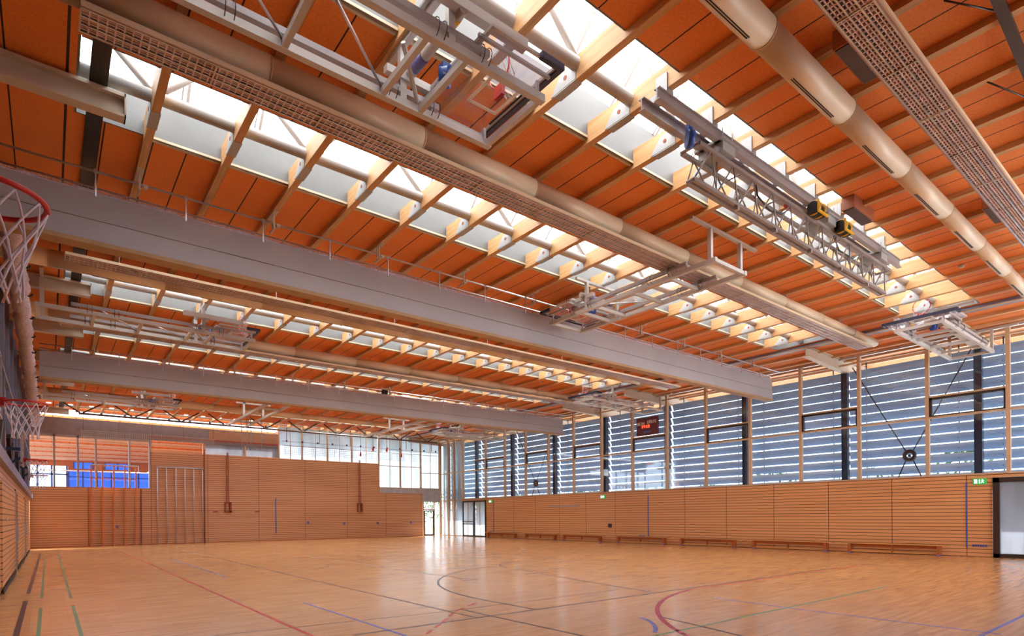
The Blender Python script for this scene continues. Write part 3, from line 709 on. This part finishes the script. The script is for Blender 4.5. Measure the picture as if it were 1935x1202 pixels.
# ================================================================== DIVIDER CURTAINS
def curtain(y, lab, x0):
    t = thing('divider_curtain', lab, 'curtain', (0, y, 6.65), 'raised divider curtains')
    x1 = 25.22
    MB().box(x0, y, 7.07, x1, y+.26, 7.56).build('upper_band', 'curtain', t)
    MB().box(x0, y-.02, 6.68, x1, y+.28, 7.045).build('lower_band', 'curtain', t)
    MB().box(x0, y+.02, 7.04, x1, y+.24, 7.075).build('groove', 'curtain_trim', t)
    MB().box(x0, y-.03, 6.60, x1, y+.29, 6.68).build('bottom_hem', 'curtain_trim', t)
    rnd = random.Random(3); pile = MB(); x = x0
    pts = []
    while x < x1: pts.append((x, y+.10+rnd.uniform(-.02, .02), 7.565+rnd.uniform(-.012, .018))); x += .16
    pile.path(pts, .075, 8).build('folded_net', 'netball', t)
    MB().tube((x0, y-.5, 7.72), (25.0, y-.5, 7.72), .02, 8).build('upper_rail', 'steel', t)
    MB().tube((x0, y+.1, 7.70), (x1+.2, y+.1, 7.70), .018, 8).build('lower_rail', 'steel', t)
    MB().quad((x0, y+.1, 7.60), (x1, y+.1, 7.60), (x1, y+.1, 7.69), (x0, y+.1, 7.69)).build('top_net', 'net', t)
    hp = MB(); x = .69
    while x < 24.5: hp.box(x-.012, y-.512, 7.28, x+.012, y-.488, 7.74).box(x-.03, y-.53, 7.70, x+.03, y-.47, 7.75); x += 1.41
    hp.build_each('pull_rod', 'steel', t, 2)
    bk = MB()
    for i in range(1, 20, 2):
        x = RX[i]
        bk.box(x-.05, y-.75, 7.885, x+.05, y-.25, 7.899).box(x-.015, y-.56, 7.6, x+.015, y-.54, 7.89).box(x-.015, y-.46, 7.6, x+.015, y-.44, 7.89).box(x-.02, y-.6, 7.58, x+.02, y-.3, 7.61).box(x+.06, y-.54, 7.66, x+.13, y-.46, 7.73)
    bk.build_each('rail_bracket', 'beamw', t, 5)
curtain(13.12, 'nearer raised divider curtain, a long pale grey pack across the hall', XL+.02)
curtain(26.6, 'farther raised divider curtain, a long pale grey pack across the hall', -.22)

# ================================================================== BASKETBALL RIGS (rails along +x, board at the +x end)
def rig_proto():
    t = thing('basketball_rig', 'x', 'basketball hoop', (0, 0, 0), 'folded ceiling basketball rigs')
    zf = 7.12
    for s in (-1, 1):
        MB().box(-5.35, s*.6-.045, zf-.05, 0, s*.6+.045, zf+.05).build('main_rail', 'white', t)
        MB().box(-4.6, s*.6-.04, 7.24, -.9, s*.6+.04, 7.32).build('upper_rail', 'lilac', t)
    cb = MB()
    for x in (-5.3, -4.1, -3.0, -1.75, -1.2, -.05): cb.box(x-.035, -.6, zf-.04, x+.035, .6, zf+.04)
    cb.build_each('cross_bar', 'white', t)
    MB().tube((-3.0, -.58, zf+.05), (-1.75, .58, zf+.05), .018, 8).tube((-3.0, .58, zf+.05), (-3.9, -.2, 7.34), .018, 8).build_each('brace_rod', 'steel', t)
    # board lying flat above the frame
    zb = 7.36
    bd = MB().box(-1.05, -.9, zb, 0, .9, zb+.02).build('backboard', 'board', t)
    f = MB().box(-1.07, -.92, zb-.01, -1.02, .92, zb+.03).box(-1.07, -.92, zb-.01, 0, -.88, zb+.03).box(-1.07, .88, zb-.01, 0, .92, zb+.03).box(-.05, -.92, zb-.01, .0, .92, zb+.03)
    f.build('board_frame', 'white', bd)
    q = MB().box(-.62, -.30, zb-.006, -.57, .30, zb-.001).box(-.17, -.30, zb-.006, -.12, .30, zb-.001).box(-.62, -.30, zb-.006, -.12, -.25, zb-.001).box(-.62, .25, zb-.006, -.12, .30, zb-.001)
    q.build('target_square', 'ink', bd)
    MB().box(-.02, -.96, zb-.03, .06, .96, zb+.05).box(-.32, -.96, zb-.03, 0, -.89, zb+.05).box(-.32, .89, zb-.03, 0, .96, zb+.05).build('edge_padding', 'navy', bd)
    MB().box(-.09, -.32, zb-.012, -.06, .5, zb-.002).build('dark_slot', 'black', bd)
    sf = MB()
    for s in (-1, 1): sf.box(-1.15, s*.75-.02, zb-.06, -.02, s*.75+.02, zb-.02)
    for x in (-1.1,): sf.box(x-.025, -.77, zb-.06, x+.025, .77, zb-.02)
    for s in (-1, 1):
        for x in (-1.0, -.1): sf.box(x-.02, s*.6-.02, zf, x+.02, s*.6+.02, zb-.03)
    sf.build_each('board_support', 'lilac', t)
    hp = MB().ring((-.27, 0, zb+.40), (1,0,0), .225, .012, 32, 8).box(-.30, -.09, zb+.02, -.24, .09, zb+.18).build('hoop', 'red', t)
    nt_ = MB()
    for i in range(12):
        a = 2*math.pi*i/12; a2 = a+.35
        p = Vector((-.27, .225*math.cos(a), zb+.40+.225*math.sin(a)))
        pts = [p, p+Vector((.12, -.06*math.cos(a)+.04*math.sin(a), -.07)), p+Vector((.2, -.10*math.cos(a2), -.2*abs(math.sin(a2))-.1))]
        pts = [(v[0], v[1], max(v[2], zb+.03)) for v in pts]
        nt_.path(pts, .005, 5)
    nt_.build('net', 'netc', hp)
    # suspension: two posts at each end
    ps = MB()
    for x, s in ((-5.2, -1), (-5.2, 1), (-1.45, -1), (-1.45, 1)): ps.box(x-.045, s*.6-.04, 7.17, x+.045, s*.6+.04, 7.84)
    for s in (-1,):
        pass
    ps.build_each('drop_post', 'white', t)
    MB().box(-5.24, -1.3, 7.84, -5.16, 1.3, 7.9).box(-1.49, -1.0, 7.84, -1.41, 1.0, 7.9).build_each('ceiling_bar', 'white', t)
    cl = MB()
    for x in (-4.2, -3.6, -1.62, -.98):
        for s in (-1, 1):
            for dx in (-.05, .05): cl.ring((x+dx, s*.6, 7.22), (1,0,0), .12, .006, 12, 4)
    cl.build_each('clamp', 'dframe', t, 2)
    # lifting tubes across, with coloured rings
    tb = MB().tube((-1.36, -.75, 7.52), (-1.36, .75, 7.52), .065, 14).tube((-1.0, -.2, 7.48), (-1.0, .75, 7.48), .055, 14).tube((-1.7, .1, 7.5), (-1.25, .55, 7.2), .03, 8)
    tb.box(-2.0, -.78, 7.5, -.4, -.66, 7.62).box(-1.7, .54, 7.42, -.95, .64, 7.52).build_each('lifting_tube', 'white', t)
    MB().tube((-1.36, -.62, 7.52), (-1.36, -.5, 7.52), .07, 14).build('yellow_ring', 'yellow', t)
    MB().tube((-1.36, -.48, 7.52), (-1.36, -.3, 7.52), .072, 14).tube((-1.36, .15, 7.52), (-1.36, .42, 7.52), .072, 14).build('grey_ring', 'socket', t)
    rl = MB().tube((-1.16, .10, 7.30), (-1.08, .02, 7.30), .12, 20).box(-1.18, -.0, 7.34, -1.06, .12, 7.46)
    rl = rl.tube((-1.17, .22, 7.22), (-1.14, .19, 7.24), .03, 10).build('safety_reel', 'blue', t)
    MB().prism([(-.06, 7.26), (.12, 7.26), (.03, 7.36)], 'X', -1.20, -1.17).build('reel_plate', 'plate', rl)
    return t
rp = None
RIGS = [((5.2, 6.42), 0, 'folded basketball rig hanging close overhead at the top of the view'),
        ((20.25, 6.05), 180, 'folded basketball rig in front of the windows at the right'),
        ((5.1, 19.9), 0, 'folded basketball rig on the left behind the nearer curtain'),
        ((20.2, 19.9), 180, 'folded basketball rig on the right between the two curtains'),
        ((5.1, 33.4), 0, 'folded basketball rig at the far left behind the farther curtain'),
        ((20.2, 33.4), 180, 'folded basketball rig at the far right behind the farther curtain'),
        ((12.0, 12.5), 90, 'folded basketball rig in the middle, board end over the nearer curtain'),
        ]
for (x, y), rz, lab in RIGS:
    if rp is None: rp = rig_proto(); t = rp
    else: t = copy_tree(rp)
    t.location = (x, y, 0); t.rotation_euler = (0, 0, math.radians(rz)); t['label'] = lab
# two equipment rails with apparatus in the far hall
for n_, (x, lab) in enumerate(((8.9, 'white rail pair with hanging ropes in the far hall, left of centre'), (17.6, 'white rail pair with red grips in the far hall, right of centre'))):
    t = thing('apparatus_rail', lab, 'gym rail', (x, 33, 7.1), 'apparatus rails in the far hall')
    for s in (-.5, .5): MB().box(x+s-.05, 29.3, 7.08, x+s+.05, 37.8, 7.2).build('rail', 'white', t)
    ps = MB()
    for yy in (30.2, 34.1):
        for s in (-.5, .5): ps.box(x+s-.05, yy-.05, 7.15, x+s+.05, yy+.05, 7.9)
    ps.build_each('drop_post', 'white', t); MB().box(x-.9, 34.05, 7.82, x+.9, 34.15, 7.9).box(x-.9, 30.15, 7.82, x+.9, 30.25, 7.9).build_each('ceiling_bar', 'white', t)
    MB().box(x-.5, 36.0, 7.08, x+.5, 36.1, 7.18).box(x-.5, 31.0, 7.08, x+.5, 31.1, 7.18).build_each('cross_bar', 'white', t)

# ================================================================== HOIST CARRIER AND TRUSS
t = thing('hoist_carrier', 'twin grey steel beams with winches under the nearest roof light', 'hoist', (7, 5.47, 7.7))
for yy in (5.34, 5.60):
    for z0, z1, wd in ((7.62, 7.64, .05), (7.64, 7.78, .012), (7.78, 7.80, .05)): pass
bm = MB()
for yy in (5.32, 5.60): bm.box(6.97, yy-.05, 7.62, 16.5, yy+.05, 7.635).box(6.97, yy-.012, 7.63, 16.5, yy+.012, 7.79).box(6.97, yy-.05, 7.785, 16.5, yy+.05, 7.80)
bm.build_each('twin_beam', 'lilac', t, 3)
pb = MB()
for i in range(6, 14): x = RX[i]; pb.box(x-.075, 5.30, 7.80, x+.075, 5.62, 7.9).box(x-.085, 5.30, 7.80, x-.065, 5.50, 8.12)
pb.build_each('beam_bracket', 'plate', t, 2)
for x, nm in ((8.75, 0), (12.55, 0), (15.3, 0)):
    w_ = MB().box(x-.18, 5.24, 7.47, x+.18, 5.70, 7.66).box(x-.24, 5.2, 7.62, x+.24, 5.74, 7.66)
    for dx in (-.14, .14):
        for dy in (5.27, 5.67): w_.tube((x+dx, dy, 7.46), (x+dx, dy, 7.86), .012, 6)
    w_.build('winch_box', 'plate', t)
for x in (11.75, 12.95):
    w_ = MB().tube((x-.16, 5.2, 7.5), (x+.16, 5.2, 7.5), .11, 16).box(x-.2, 5.12, 7.38, x+.2, 5.28, 7.44).build('drive_motor', 'black', t)
    MB().ring((x-.1, 5.2, 7.5), (1,0,0), .125, .022, 16, 6).ring((x+.1, 5.2, 7.5), (1,0,0), .125, .022, 16, 6).box(x-.2, 5.06, 7.36, x+.2, 5.09, 7.40).box(x-.2, 5.06, 7.4, x-.17, 5.09, 7.6).build('motor_guard', 'yellow', w_)
rl = MB().tube((7.84, 5.42, 7.44), (7.92, 5.36, 7.44), .13, 20).box(7.82, 5.36, 7.55, 7.92, 5.42, 7.66).build('safety_reel', 'blue', t); MB().box(7.83, 5.34, 7.42, 7.86, 5.38, 7.52).build('reel_label', 'ink', rl)
MB().tube((11.05, 5.42, 7.46), (11.15, 5.42, 7.46), .07, 14).build('warning_lamp', 'red', t)
MB().path([(10.0, 5.5, 7.6), (10.2, 5.55, 7.4), (10.6, 5.55, 7.28), (11.0, 5.5, 7.3), (11.3, 5.45, 7.5)], .02, 6).path([(13.2, 5.5, 7.6), (13.6, 5.55, 7.35), (14.2, 5.5, 7.3), (14.6, 5.45, 7.55)], .02, 6).build_each('cable_loop', 'dframe', t)
t = thing('hoist_truss', 'long aluminium lattice truss hanging below the winch beams', 'truss', (12.3, 5.5, 6.95))
XA, XB, Z0, Z1 = 8.05, 15.9, 6.90, 7.42
ch = MB()
for zz, ys in ((Z0, (5.44, 5.56)), (Z1, (5.34, 5.66))):
    for yy in ys: ch.bar((XA, yy, zz), (XB, yy, zz), .06, .06)
ch.build_each('chord', 'alu', t)
lc = MB(); n_ = 24; dx = (XB-XA)/n_
for i in range(n_):
    xa = XA+i*dx; za, zb_ = (Z0, Z1) if i % 2 == 0 else (Z1, Z0)
    for j in (0, 1):
        ya, yb = ((5.44, 5.34) if j == 0 else (5.56, 5.66)); y1_, y2_ = (ya, yb) if i % 2 == 0 else (yb, ya)
        lc.tube((xa, y1_, za), (xa+dx, y2_, zb_), .014, 6)
    if i % 4 == 0: lc.tube((xa, 5.34, Z1), (xa, 5.66, Z1), .014, 6); lc.tube((xa, 5.44, Z0), (xa, 5.56, Z0), .014, 6)
lc.build('lattice_rod', 'alu', t)
en = MB()
for x in (XA, XB): en.tube((x, 5.34, Z1), (x, 5.66, Z1), .03, 8).tube((x, 5.44, Z0), (x, 5.56, Z0), .03, 8)
for x in (9.3, 10.6, 12.0, 13.4, 14.8): en.box(x-.03, 5.40, Z0-.10, x+.03, 5.48, Z0-.03)
en.build_each('end_fitting', 'lilac', t)
MB().tube((8.8, 5.5, 7.0), (8.8, 5.5, 7.5), .01, 6).tube((12.55, 5.5, 7.0), (12.55, 5.5, 7.5), .01, 6).tube((15.3, 5.5, 7.0), (15.3, 5.5, 7.5), .01, 6).build_each('hoist_chain', 'steel', t)

# far end truss
t = thing('end_truss', 'thin brown tube truss with V struts just in front of the far glazing', 'truss', (1.4, 39, 7.25))
MB().tube((1.3, 39.0, 7.27), (23.6, 39.0, 7.27), .055, 8).build('chord', 'trussbrown', t)
v = MB(); x = 1.42
while x < 24:
    for j in (-1, 1): v.tube((x, 39, 7.27), (x+j*.95, 39, 7.9), .04, 8)
    x += 2.37
v.build_each('strut', 'trussbrown', t)
# soffit downlights near the far wall
for i in range(12):
    x = .05+.95*i
    tag(MB().tube((x, 40.8, 7.96), (x, 40.8, 7.99), .12, 14).build('downlight', 'signw', org=(x, 40.8, 7.97)), f'small round white downlight before the far glazing, {ORD[i]} from the left', 'downlight', 'soffit downlights')

# ================================================================== WALL HOOPS ON THE LEFT
def hoop_net(c, r=.225, hgt=.42, n=12, seed=1, wide=.6):
    mb = MB(); rnd = random.Random(seed)
    for d in (1, -1):
        for i in range(n):
            pts = []
            for j in range(9):
                s = j/8; a = 2*math.pi*(i+d*s*2.2)/n; rad = r*(1-(1-wide)*min(1, s*1.5))
                pts.append((c[0]+rad*math.cos(a), c[1]+rad*math.sin(a), c[2]-.02-hgt*s))
            mb.path(pts, .0055, 5)
    return mb
wh = [(3.55, 'big red hoop with white net cut by the left edge of the view'), (9.6, 'red hoop with hanging net on the left, second from the camera'),
      (18.6, 'small red hoop on the left above the low wall, third from the camera'), (25.0, 'smallest red hoop on the left, farthest of the wall hoops')]
for i, (y, lab) in enumerate(wh):
    t = thing('wall_hoop', lab, 'basketball hoop', (-.22, y, 3.05), 'wall mounted hoops on the left'); c = (-.22, y, 3.05)
    MB().ring(c, (0,0,1), .225, .013, 40, 10).box(-.47, y-.09, 2.99, -.40, y+.09, 3.09).box(-.42, y-.08, 3.035, -.385, y+.08, 3.05).build('rim', 'red', t)
    MB().box(-.50, y-.6, 2.92, -.48, y+.6, 3.72).build('backboard', 'board', t)
    MB().box(-.51, y-.62, 2.90, -.47, y+.62, 2.93).box(-.51, y-.62, 3.71, -.47, y+.62, 3.74).box(-.51, y-.62, 2.9, -.47, y-.59, 3.74).box(-.51, y+.59, 2.9, -.47, y+.62, 3.74).box(-.476, y-.25, 3.1, -.47, y+.25, 3.12).box(-.476, y-.25, 3.42, -.47, y+.25, 3.44).build('board_edge', 'lilac', t)
    MB().bar((-.51, y, 3.3), (XL, y, 3.3), .05, .08).bar((-.51, y, 3.1), (XL, y, 2.9), .04, .06).build('wall_arm', 'column', t)
    hoop_net(c, seed=i).build('net', 'netc', t)
# steel V brackets of the left rail
for i, y in enumerate((14.8, 19.4, 24.0, 29.5)):
    tag(MB().bar((XL+.05, y, 3.0), (XL+.05, y-.8, 3.6), .08, .14).bar((XL+.05, y, 3.0), (XL+.05, y+.9, 3.55), .08, .14).build('rail_bracket', 'dframe', org=(XL, y, 3)), f'dark steel V bracket on the left wall rail, {ORD[i]} from the camera', 'bracket', 'V brackets on the left rail')
# gathered ball net running along the left wall
rnd = random.Random(5); pts = []; rad = []
y = 13.75
while y < 40: pts.append((-.50+rnd.uniform(-.02, .02), y, 6.95-.012*(y-14)+rnd.uniform(-.03, .03))); rad.append(.17+rnd.uniform(-.03, .035)); y += .13
nb = thing('gathered_net', 'long gathered pale net bundle hanging along the left wall towards the far end', 'net', (-.5, 9, 6.9))
MB().path(pts, rad, 9).build('net_bundle', 'netball', nb)
MB().tube((-.5, 13.7, 7.2), (-.5, 40, 6.85), .012, 6).build('carrier_cable', 'steel', nb)
ck = MB(); y = 14.0
while y < 38: ck.ring((-.33, y, 6.95-.012*(y-14)), (0,1,0), .06, .022, 12, 6, 0, 4.4); y += 1.9
ck.build_each('snap_hook', 'black', nb)

# ================================================================== RIGHT WALL ITEMS
bench = None
for i, (y0, y1) in enumerate(((6.75, 10.2), (10.5, 14.5), (14.75, 18.25), (18.75, 22.5), (23.3, 26.9), (27.2, 30.6), (31.0, 35.2))):
    yc = (y0+y1)/2; lab = f'long low pine gym bench along the right wall, {ORD[i]} from the right'
    if bench is None:
        bx = 25.30
        bench = t = thing('gym_bench', lab, 'bench', (bx, yc, 0), 'gym benches along the right wall')
        MB().box(bx-.13, yc-1.8, .365, bx+.13, yc+1.8, .40).build('seat', 'bench', t)
        MB().box(bx-.03, yc-1.5, .045, bx+.03, yc+1.5, .10).build('stretcher', 'bench', t)
        for s in (-1.5, 0, 1.5):
            if s: l_ = MB().box(bx-.12, yc+s-.05, .035, bx+.12, yc+s+.05, .365).build('leg', 'bench_leg', t); MB().box(bx-.13, yc+s-.06, 0, bx-.07, yc+s+.06, .04).box(bx+.07, yc+s-.06, 0, bx+.13, yc+s+.06, .04).build('rubber_foot', 'socket', l_)
            else: MB().box(bx-.05, yc-.02, .02, bx+.05, yc+.02, .365).build('leg', 'bench_leg', t)
        MB().box(bx-.02, yc-1.5, .24, bx+.02, yc+1.5, .36).build('rail_board', 'bench_leg', t)
        MB().box(bx-.08, yc+1.8, .355, bx+.08, yc+1.9, .39).build('hook_end', 'bench', t)
    else:
        t = copy_tree(bench); t.location = (25.30, yc, 0); t['label'] = lab; t.scale = (1, min(1.05, (y1-y0)/3.6), 1)
for i, (y, nm) in enumerate(((5.87, 'nearest, beside the wide door'), (23.7, 'middle one, above the timber wall'), (34.9, 'farthest, beside the double door'))):
    t = thing('exit_sign', f'green exit sign with white running figure, {nm}', 'exit sign', (XR, y, 2.66), 'green exit signs on the right wall')
    MB().box(XR-.06, y-.19, 2.56, XR, y+.19, 2.76).build('sign_box', 'green', t)
    s = MB(); X = XR-.062
    s.box(X, y+.06, 2.59, X+.003, y+.15, 2.73).box(X, y-.02, 2.59, X+.003, y+.01, 2.73)
    s.bar((X, y-.09, 2.70), (X, y-.09, 2.66), .03, .004, (1,0,0)).bar((X, y-.13, 2.60), (X, y-.08, 2.665), .018, .004, (1,0,0)).bar((X, y-.05, 2.60), (X, y-.10, 2.66), .018, .004, (1,0,0)).bar((X, y-.14, 2.68), (X, y-.04, 2.68), .015, .004, (1,0,0)).bar((X, y-.095, 2.712), (X, y-.075, 2.735), .026, .004, (1,0,0))
    s.build('pictogram', 'signw', t)
for i, (y, y2) in enumerate(((6.25, 5.88), (20.4, 20.8), (34.56, 34.9))):
    tag(MB().box(XR-.02, y-.02, .33, XR-.001, y+.02, 2.64).build('cable_strip', 'slot', org=(XR, y, .3)), f'thin blue vertical strip on the right timber wall, {ORD[i]} from the right', 'strip', 'blue strips on the right wall')
    t = thing('socket_strip', f'violet horizontal socket strip low on the right wall, {ORD[i]} from the right', 'socket', (XR, y2, .4), 'socket strips on the right wall')
    MB().box(XR-.03, y2-.22, .36, XR-.001, y2+.22, .44).build('strip', 'socket', t)
    s = MB()
    for j in range(6): s.tube((XR-.034, y2-.17+.068*j, .40), (XR-.028, y2-.17+.068*j, .40), .02, 10)
    s.build_each('outlet', 'black', t)
tag(MB().box(XR-.03, 25.7, 2.13, XR-.001, 28.5, 2.2).build('wall_rail', 'curtain', org=(XR, 27, 2.1)), 'pale horizontal rail on the right timber wall', 'rail')
tag(MB().box(XR-.04, 23.05, .86, XR-.001, 23.3, 1.08).build('switch_panel', 'dframe', org=(XR, 23.2, .9)), 'small dark switch panel on the right timber wall', 'switch')

# scoreboard
t = thing('scoreboard', 'maroon scoreboard with white HEIM and GAESTE lettering hung before the windows', 'scoreboard', (25.5, 20.3, 5.9))
MB().box(25.48, 19.55, 5.9, 25.58, 20.98, 6.87).build('panel', 'score', t)
MB().box(25.56, 19.8, 6.0, 25.66, 19.9, 6.8).box(25.56, 20.6, 6.0, 25.66, 20.7, 6.8).build('bracket', 'dframe', t)
GL = {'H': ['101','101','111','101','101'], 'E': ['111','100','110','100','111'], 'I': ['1','1','1','1','1'], 'M': ['10001','11011','10101','10001','10001'], 'G': ['111','100','101','101','111'],
      'Ä': ['111','101','111','101','101'], 'S': ['111','100','111','001','111'], 'T': ['111','010','010','010','010'], '1': ['010','110','010','010','111'], '9': ['111','101','111','001','111'], ':': ['0','1','0','1','0'], '4': ['101','101','111','001','001'], '0': ['111','101','101','101','111'], ' ': ['0']*5}
def text(mb, s, y, z, cell, xface):           # y runs to the left of the viewer
    for chh in s:
        g_ = GL[chh]
        for r_, row in enumerate(g_):
            for c_, b_ in enumerate(row):
                if b_ == '1': mb.box(xface-.004, y-(c_+1)*cell, z-(r_+1)*cell, xface, y-c_*cell, z-r_*cell)
        if chh == 'Ä': mb.box(xface-.004, y-cell, z+.4*cell, xface, y, z+cell).box(xface-.004, y-3*cell, z+.4*cell, xface, y-2*cell, z+cell)
        y -= (len(g_[0])+1)*cell
    return mb
tx = text(MB(), 'HEIM', 20.94, 6.64, .034, 25.48); text(tx, 'GÄSTE', 20.24, 6.68, .032, 25.48); tx.build('lettering', 'ink', t)
text(MB(), '14:19', 20.62, 6.46, .031, 25.48).build('digits', 'led', t)
MB().box(25.472, 20.02, 6.05, 25.48, 20.5, 6.13).box(25.472, 20.25, 6.80, 25.48, 20.36, 6.84).build('nameplate', 'slot', t)
# row of small cable hangers
t = thing('ceiling_brace', 'dark steel brace under the ceiling at the upper right corner of the view', 'brace', (10, 1.9, 7.8))
MB().bar((8.2, 1.85, 7.87), (13.5, 2.0, 7.87), .12, .06).build('brace_bar', 'dframe', t)
MB().tube((8.7, 2.3, 7.9), (9.35, 1.95, 7.88), .012, 6).tube((10.84, 2.35, 7.9), (11.9, 2.0, 7.88), .012, 6).build_each('brace_rod', 'dframe', t)
for i, (x, y, nm) in enumerate(((18.64, 4.6, 'at the right beside the big duct'), (5.46, 21.0, 'left, between the two curtains'), (18.53, 21.0, 'right, between the two curtains'))):
    t = thing('smoke_detector', f'small white round smoke detector on the ceiling {nm}', 'detector', (x, y, 7.96), 'smoke detectors on the ceiling')
    MB().tube((x, y, 7.965), (x, y, 7.999), .07, 16).build('base', 'white', t); MB().tube((x, y, 7.94), (x, y, 7.965), .045, 16).build('sensor_head', 'beamw', t)
t = thing('curtain_drive', 'small dark motor box hanging over the farther curtain', 'motor', (12.81, 25.94, 7.6))
MB().box(12.65, 25.84, 7.52, 12.9, 26.02, 7.7).build('motor_case', 'black', t); MB().box(13.0, 25.9, 7.5, 13.06, 25.96, 7.9).build('mounting_arm', 'beamw', t); MB().box(12.55, 25.88, 7.76, 13.06, 25.98, 7.8).build('mounting_plate', 'beamw', t)

# ================================================================== FAR WALL ITEMS
t = thing('climbing_pole_frame', 'orange beech climbing poles with cross rails at the left of the far wall', 'climbing frame', (3, 41.8, 0))
for x in (1.95, 2.5, 3.05, 3.6, 4.15): MB().box(x-.035, 41.75, 0, x+.035, 41.82, 4.75).build('pole', 'orange', t)
r_ = MB()
for z in (.62, 1.05, 2.0, 3.95, 4.72): r_.box(1.95, 41.83, z-.02, 4.15, 41.87, z+.02)
r_.build_each('cross_rail', 'orange', t); MB().box(2.0, 41.7, 4.74, 4.3, 41.75, 4.79).box(4.26, 41.7, 4.4, 4.3, 41.75, 4.79).build('top_bar', 'steel', t)
t = thing('climbing_pole_frame', 'steel climbing pole frame standing before the timber far wall', 'climbing frame', (6.5, 41.8, 0))
for i in range(6):
    x = 5.27+.5*i; MB().tube((x, 41.78, 0), (x, 41.78, 4.75), .03, 8).build('pole', 'steel', t)
MB().tube((5.22, 41.78, 4.77), (7.85, 41.78, 4.77), .035, 8).build('top_bar', 'steel', t)
tag(MB().box(7.88, 41.9, 0, 7.94, 41.99, 6.0).build('guide_rail', 'rope', org=(7.9, 41.9, 0)), 'dark red-brown vertical guide rail right of the steel pole frame', 'rail')
tag(MB().box(4.40, 41.9, 0, 4.46, 41.99, 3.4).build('guide_rail', 'rope', org=(4.4, 41.9, 0)), 'dark red-brown vertical guide rail right of the orange poles', 'rail')
for x, nm in ((9.3, 'left'), (18.52, 'right')):
    t = thing('pull_rope', f'red-brown pull rope gear with handle box on the {nm} of the far wall', 'rope', (x, 41.85, 2), 'pull ropes on the far wall')
    MB().tube((x-.08, 41.86, 2.6), (x-.05, 41.86, 5.9), .03, 6).tube((x+.05, 41.86, 2.6), (x+.02, 41.86, 5.9), .022, 6).build_each('rope', 'rope', t)
    MB().box(x-.2, 41.8, 2.55, x+.2, 41.98, 2.63).box(x-.2, 41.8, 1.95, x+.2, 41.98, 2.03).box(x+.08, 41.8, 1.95, x+.2, 41.98, 2.6).box(x-.2, 41.86, 1.95, x-.12, 41.98, 2.6).build('handle_box', 'rope', t)
for i, (x, z) in enumerate(((8.55, 2.0), (11.15, 2.0))): tag(MB().box(x-.14, 41.9, z-.03, x+.14, 41.99, z+.03).build('wall_hook', 'rope', org=(x, 41.9, z)), f'small brown wall hook on the far wall, {"left" if i == 0 else "right"} one', 'hook', 'far wall hooks')
tag(MB().box(12.36, 41.95, .5, 12.40, 41.99, 2.95).build('cable_strip', 'slot', org=(12.4, 41.9, .5)), 'thin blue vertical strip on the far timber wall', 'strip')
for i, (x, z) in enumerate(((14.6, 1.2), (17.3, 1.1), (20.0, 1.1), (22.9, 1.1), (3.2, 1.1))): tag(MB().box(x-.08, 41.95, z-.09, x+.08, 41.99, z+.09).build('door_lock_plate', 'socket', org=(x, 41.9, z)), f'small violet lock plate on the far wall, {("second from the left", "third from the left", "second from the right", "rightmost", "leftmost")[i]}', 'plate', 'lock plates on the far wall')
# hanging ropes
for i, x in enumerate((8.7, 9.0, 9.2, 9.8)):
    tag(MB().path([(x, 35.9, 8.0), (x, 35.9, 7.0), (x+.03, 35.9, 6.4), (x-.02, 35.9, 5.5)], .022, 6).build('hanging_rope', 'lilac', org=(x, 35.9, 5.4)), f'grey gym rope hanging from the far rails, {ORD[i]} from the left', 'rope', 'gym ropes in the far hall')
for i, (x, z0, z1) in enumerate(((16.2, 5.6, 8.0), (17.1, 6.0, 7.08), (18.1, 6.0, 7.08), (19.2, 5.7, 8.0))):
    t = thing('hanging_grip', f'red grip hanging on a cord in the far hall, {ORD[i]} from the left', 'grip', (x, 36.5, z0), 'red grips in the far hall')
    MB().tube((x, 36.5, z0+.2), (x, 36.5, z1), .012, 6).build('cord', 'dframe', t); MB().path([(x, 36.5, z0), (x, 36.5, z0+.12), (x, 36.5, z0+.3)], [.05, .07, .03], 8).build('grip', 'red', t)
# ball net in front of the far glazing
t = thing('ball_net', 'fine ball stop net hung on cables before the far glazing', 'net', (12, 41.2, 6))
nbm = MB(); N = 60; rows = []
for i in range(N+1):
    x = 12.7+(25.0-12.7)*i/N; sag = .08*abs(math.sin(i*.5)); rows.append(((x, 41.2+.03*math.sin(i*1.3), 6.55), (x, 41.2+.06*math.sin(i*.9), 5.95-sag)))
for a, b in zip(rows[:-1], rows[1:]): nbm.quad(a[1], b[1], b[0], a[0])
nbm.build('mesh', 'netfar', t)
MB().tube((12.6, 41.2, 6.56), (25.1, 41.2, 6.5), .015, 6).tube((12.6, 41.2, 6.85), (25.1, 41.2, 6.78), .012, 6).build_each('cable', 'rope', t)
dr = MB()
for i in range(12): x = 12.9+1.08*i; dr.box(x-.04, 41.15, 6.8, x+.04, 41.25, 6.92)
dr.build_each('pulley', 'dframe', t)
hr = MB()
for i in range(6): x = 12.9+2.3*i; hr.tube((x, 41.2, 6.85), (x, 41.2, 8.0), .02, 6)
hr.build_each('hanger_rod', 'rope', t)
t = thing('ball_net', 'pale ball stop net sagging below the fascia over the gallery opening', 'net', (5, 41.7, 6))
nbm = MB(); rows = []
for i in range(N+1):
    x = 1.5+(8.5-1.5)*i/N; sag = .10*abs(math.sin(i*.28)); rows.append(((x, 41.7, 6.75), (x, 41.65, 6.1-sag)))
for a, b in zip(rows[:-1], rows[1:]): nbm.quad(a[1], b[1], b[0], a[0])
nbm.build('mesh', 'net', t); hr = MB()
for i in range(5): x = 1.6+1.7*i; hr.tube((x, 41.7, 6.72), (x, 41.7, 8.0), .012, 6)
hr.build_each('hanger_rod', 'rope', t)
for nm in [m for m in bpy.data.meshes if m.users == 0]: bpy.data.meshes.remove(nm)
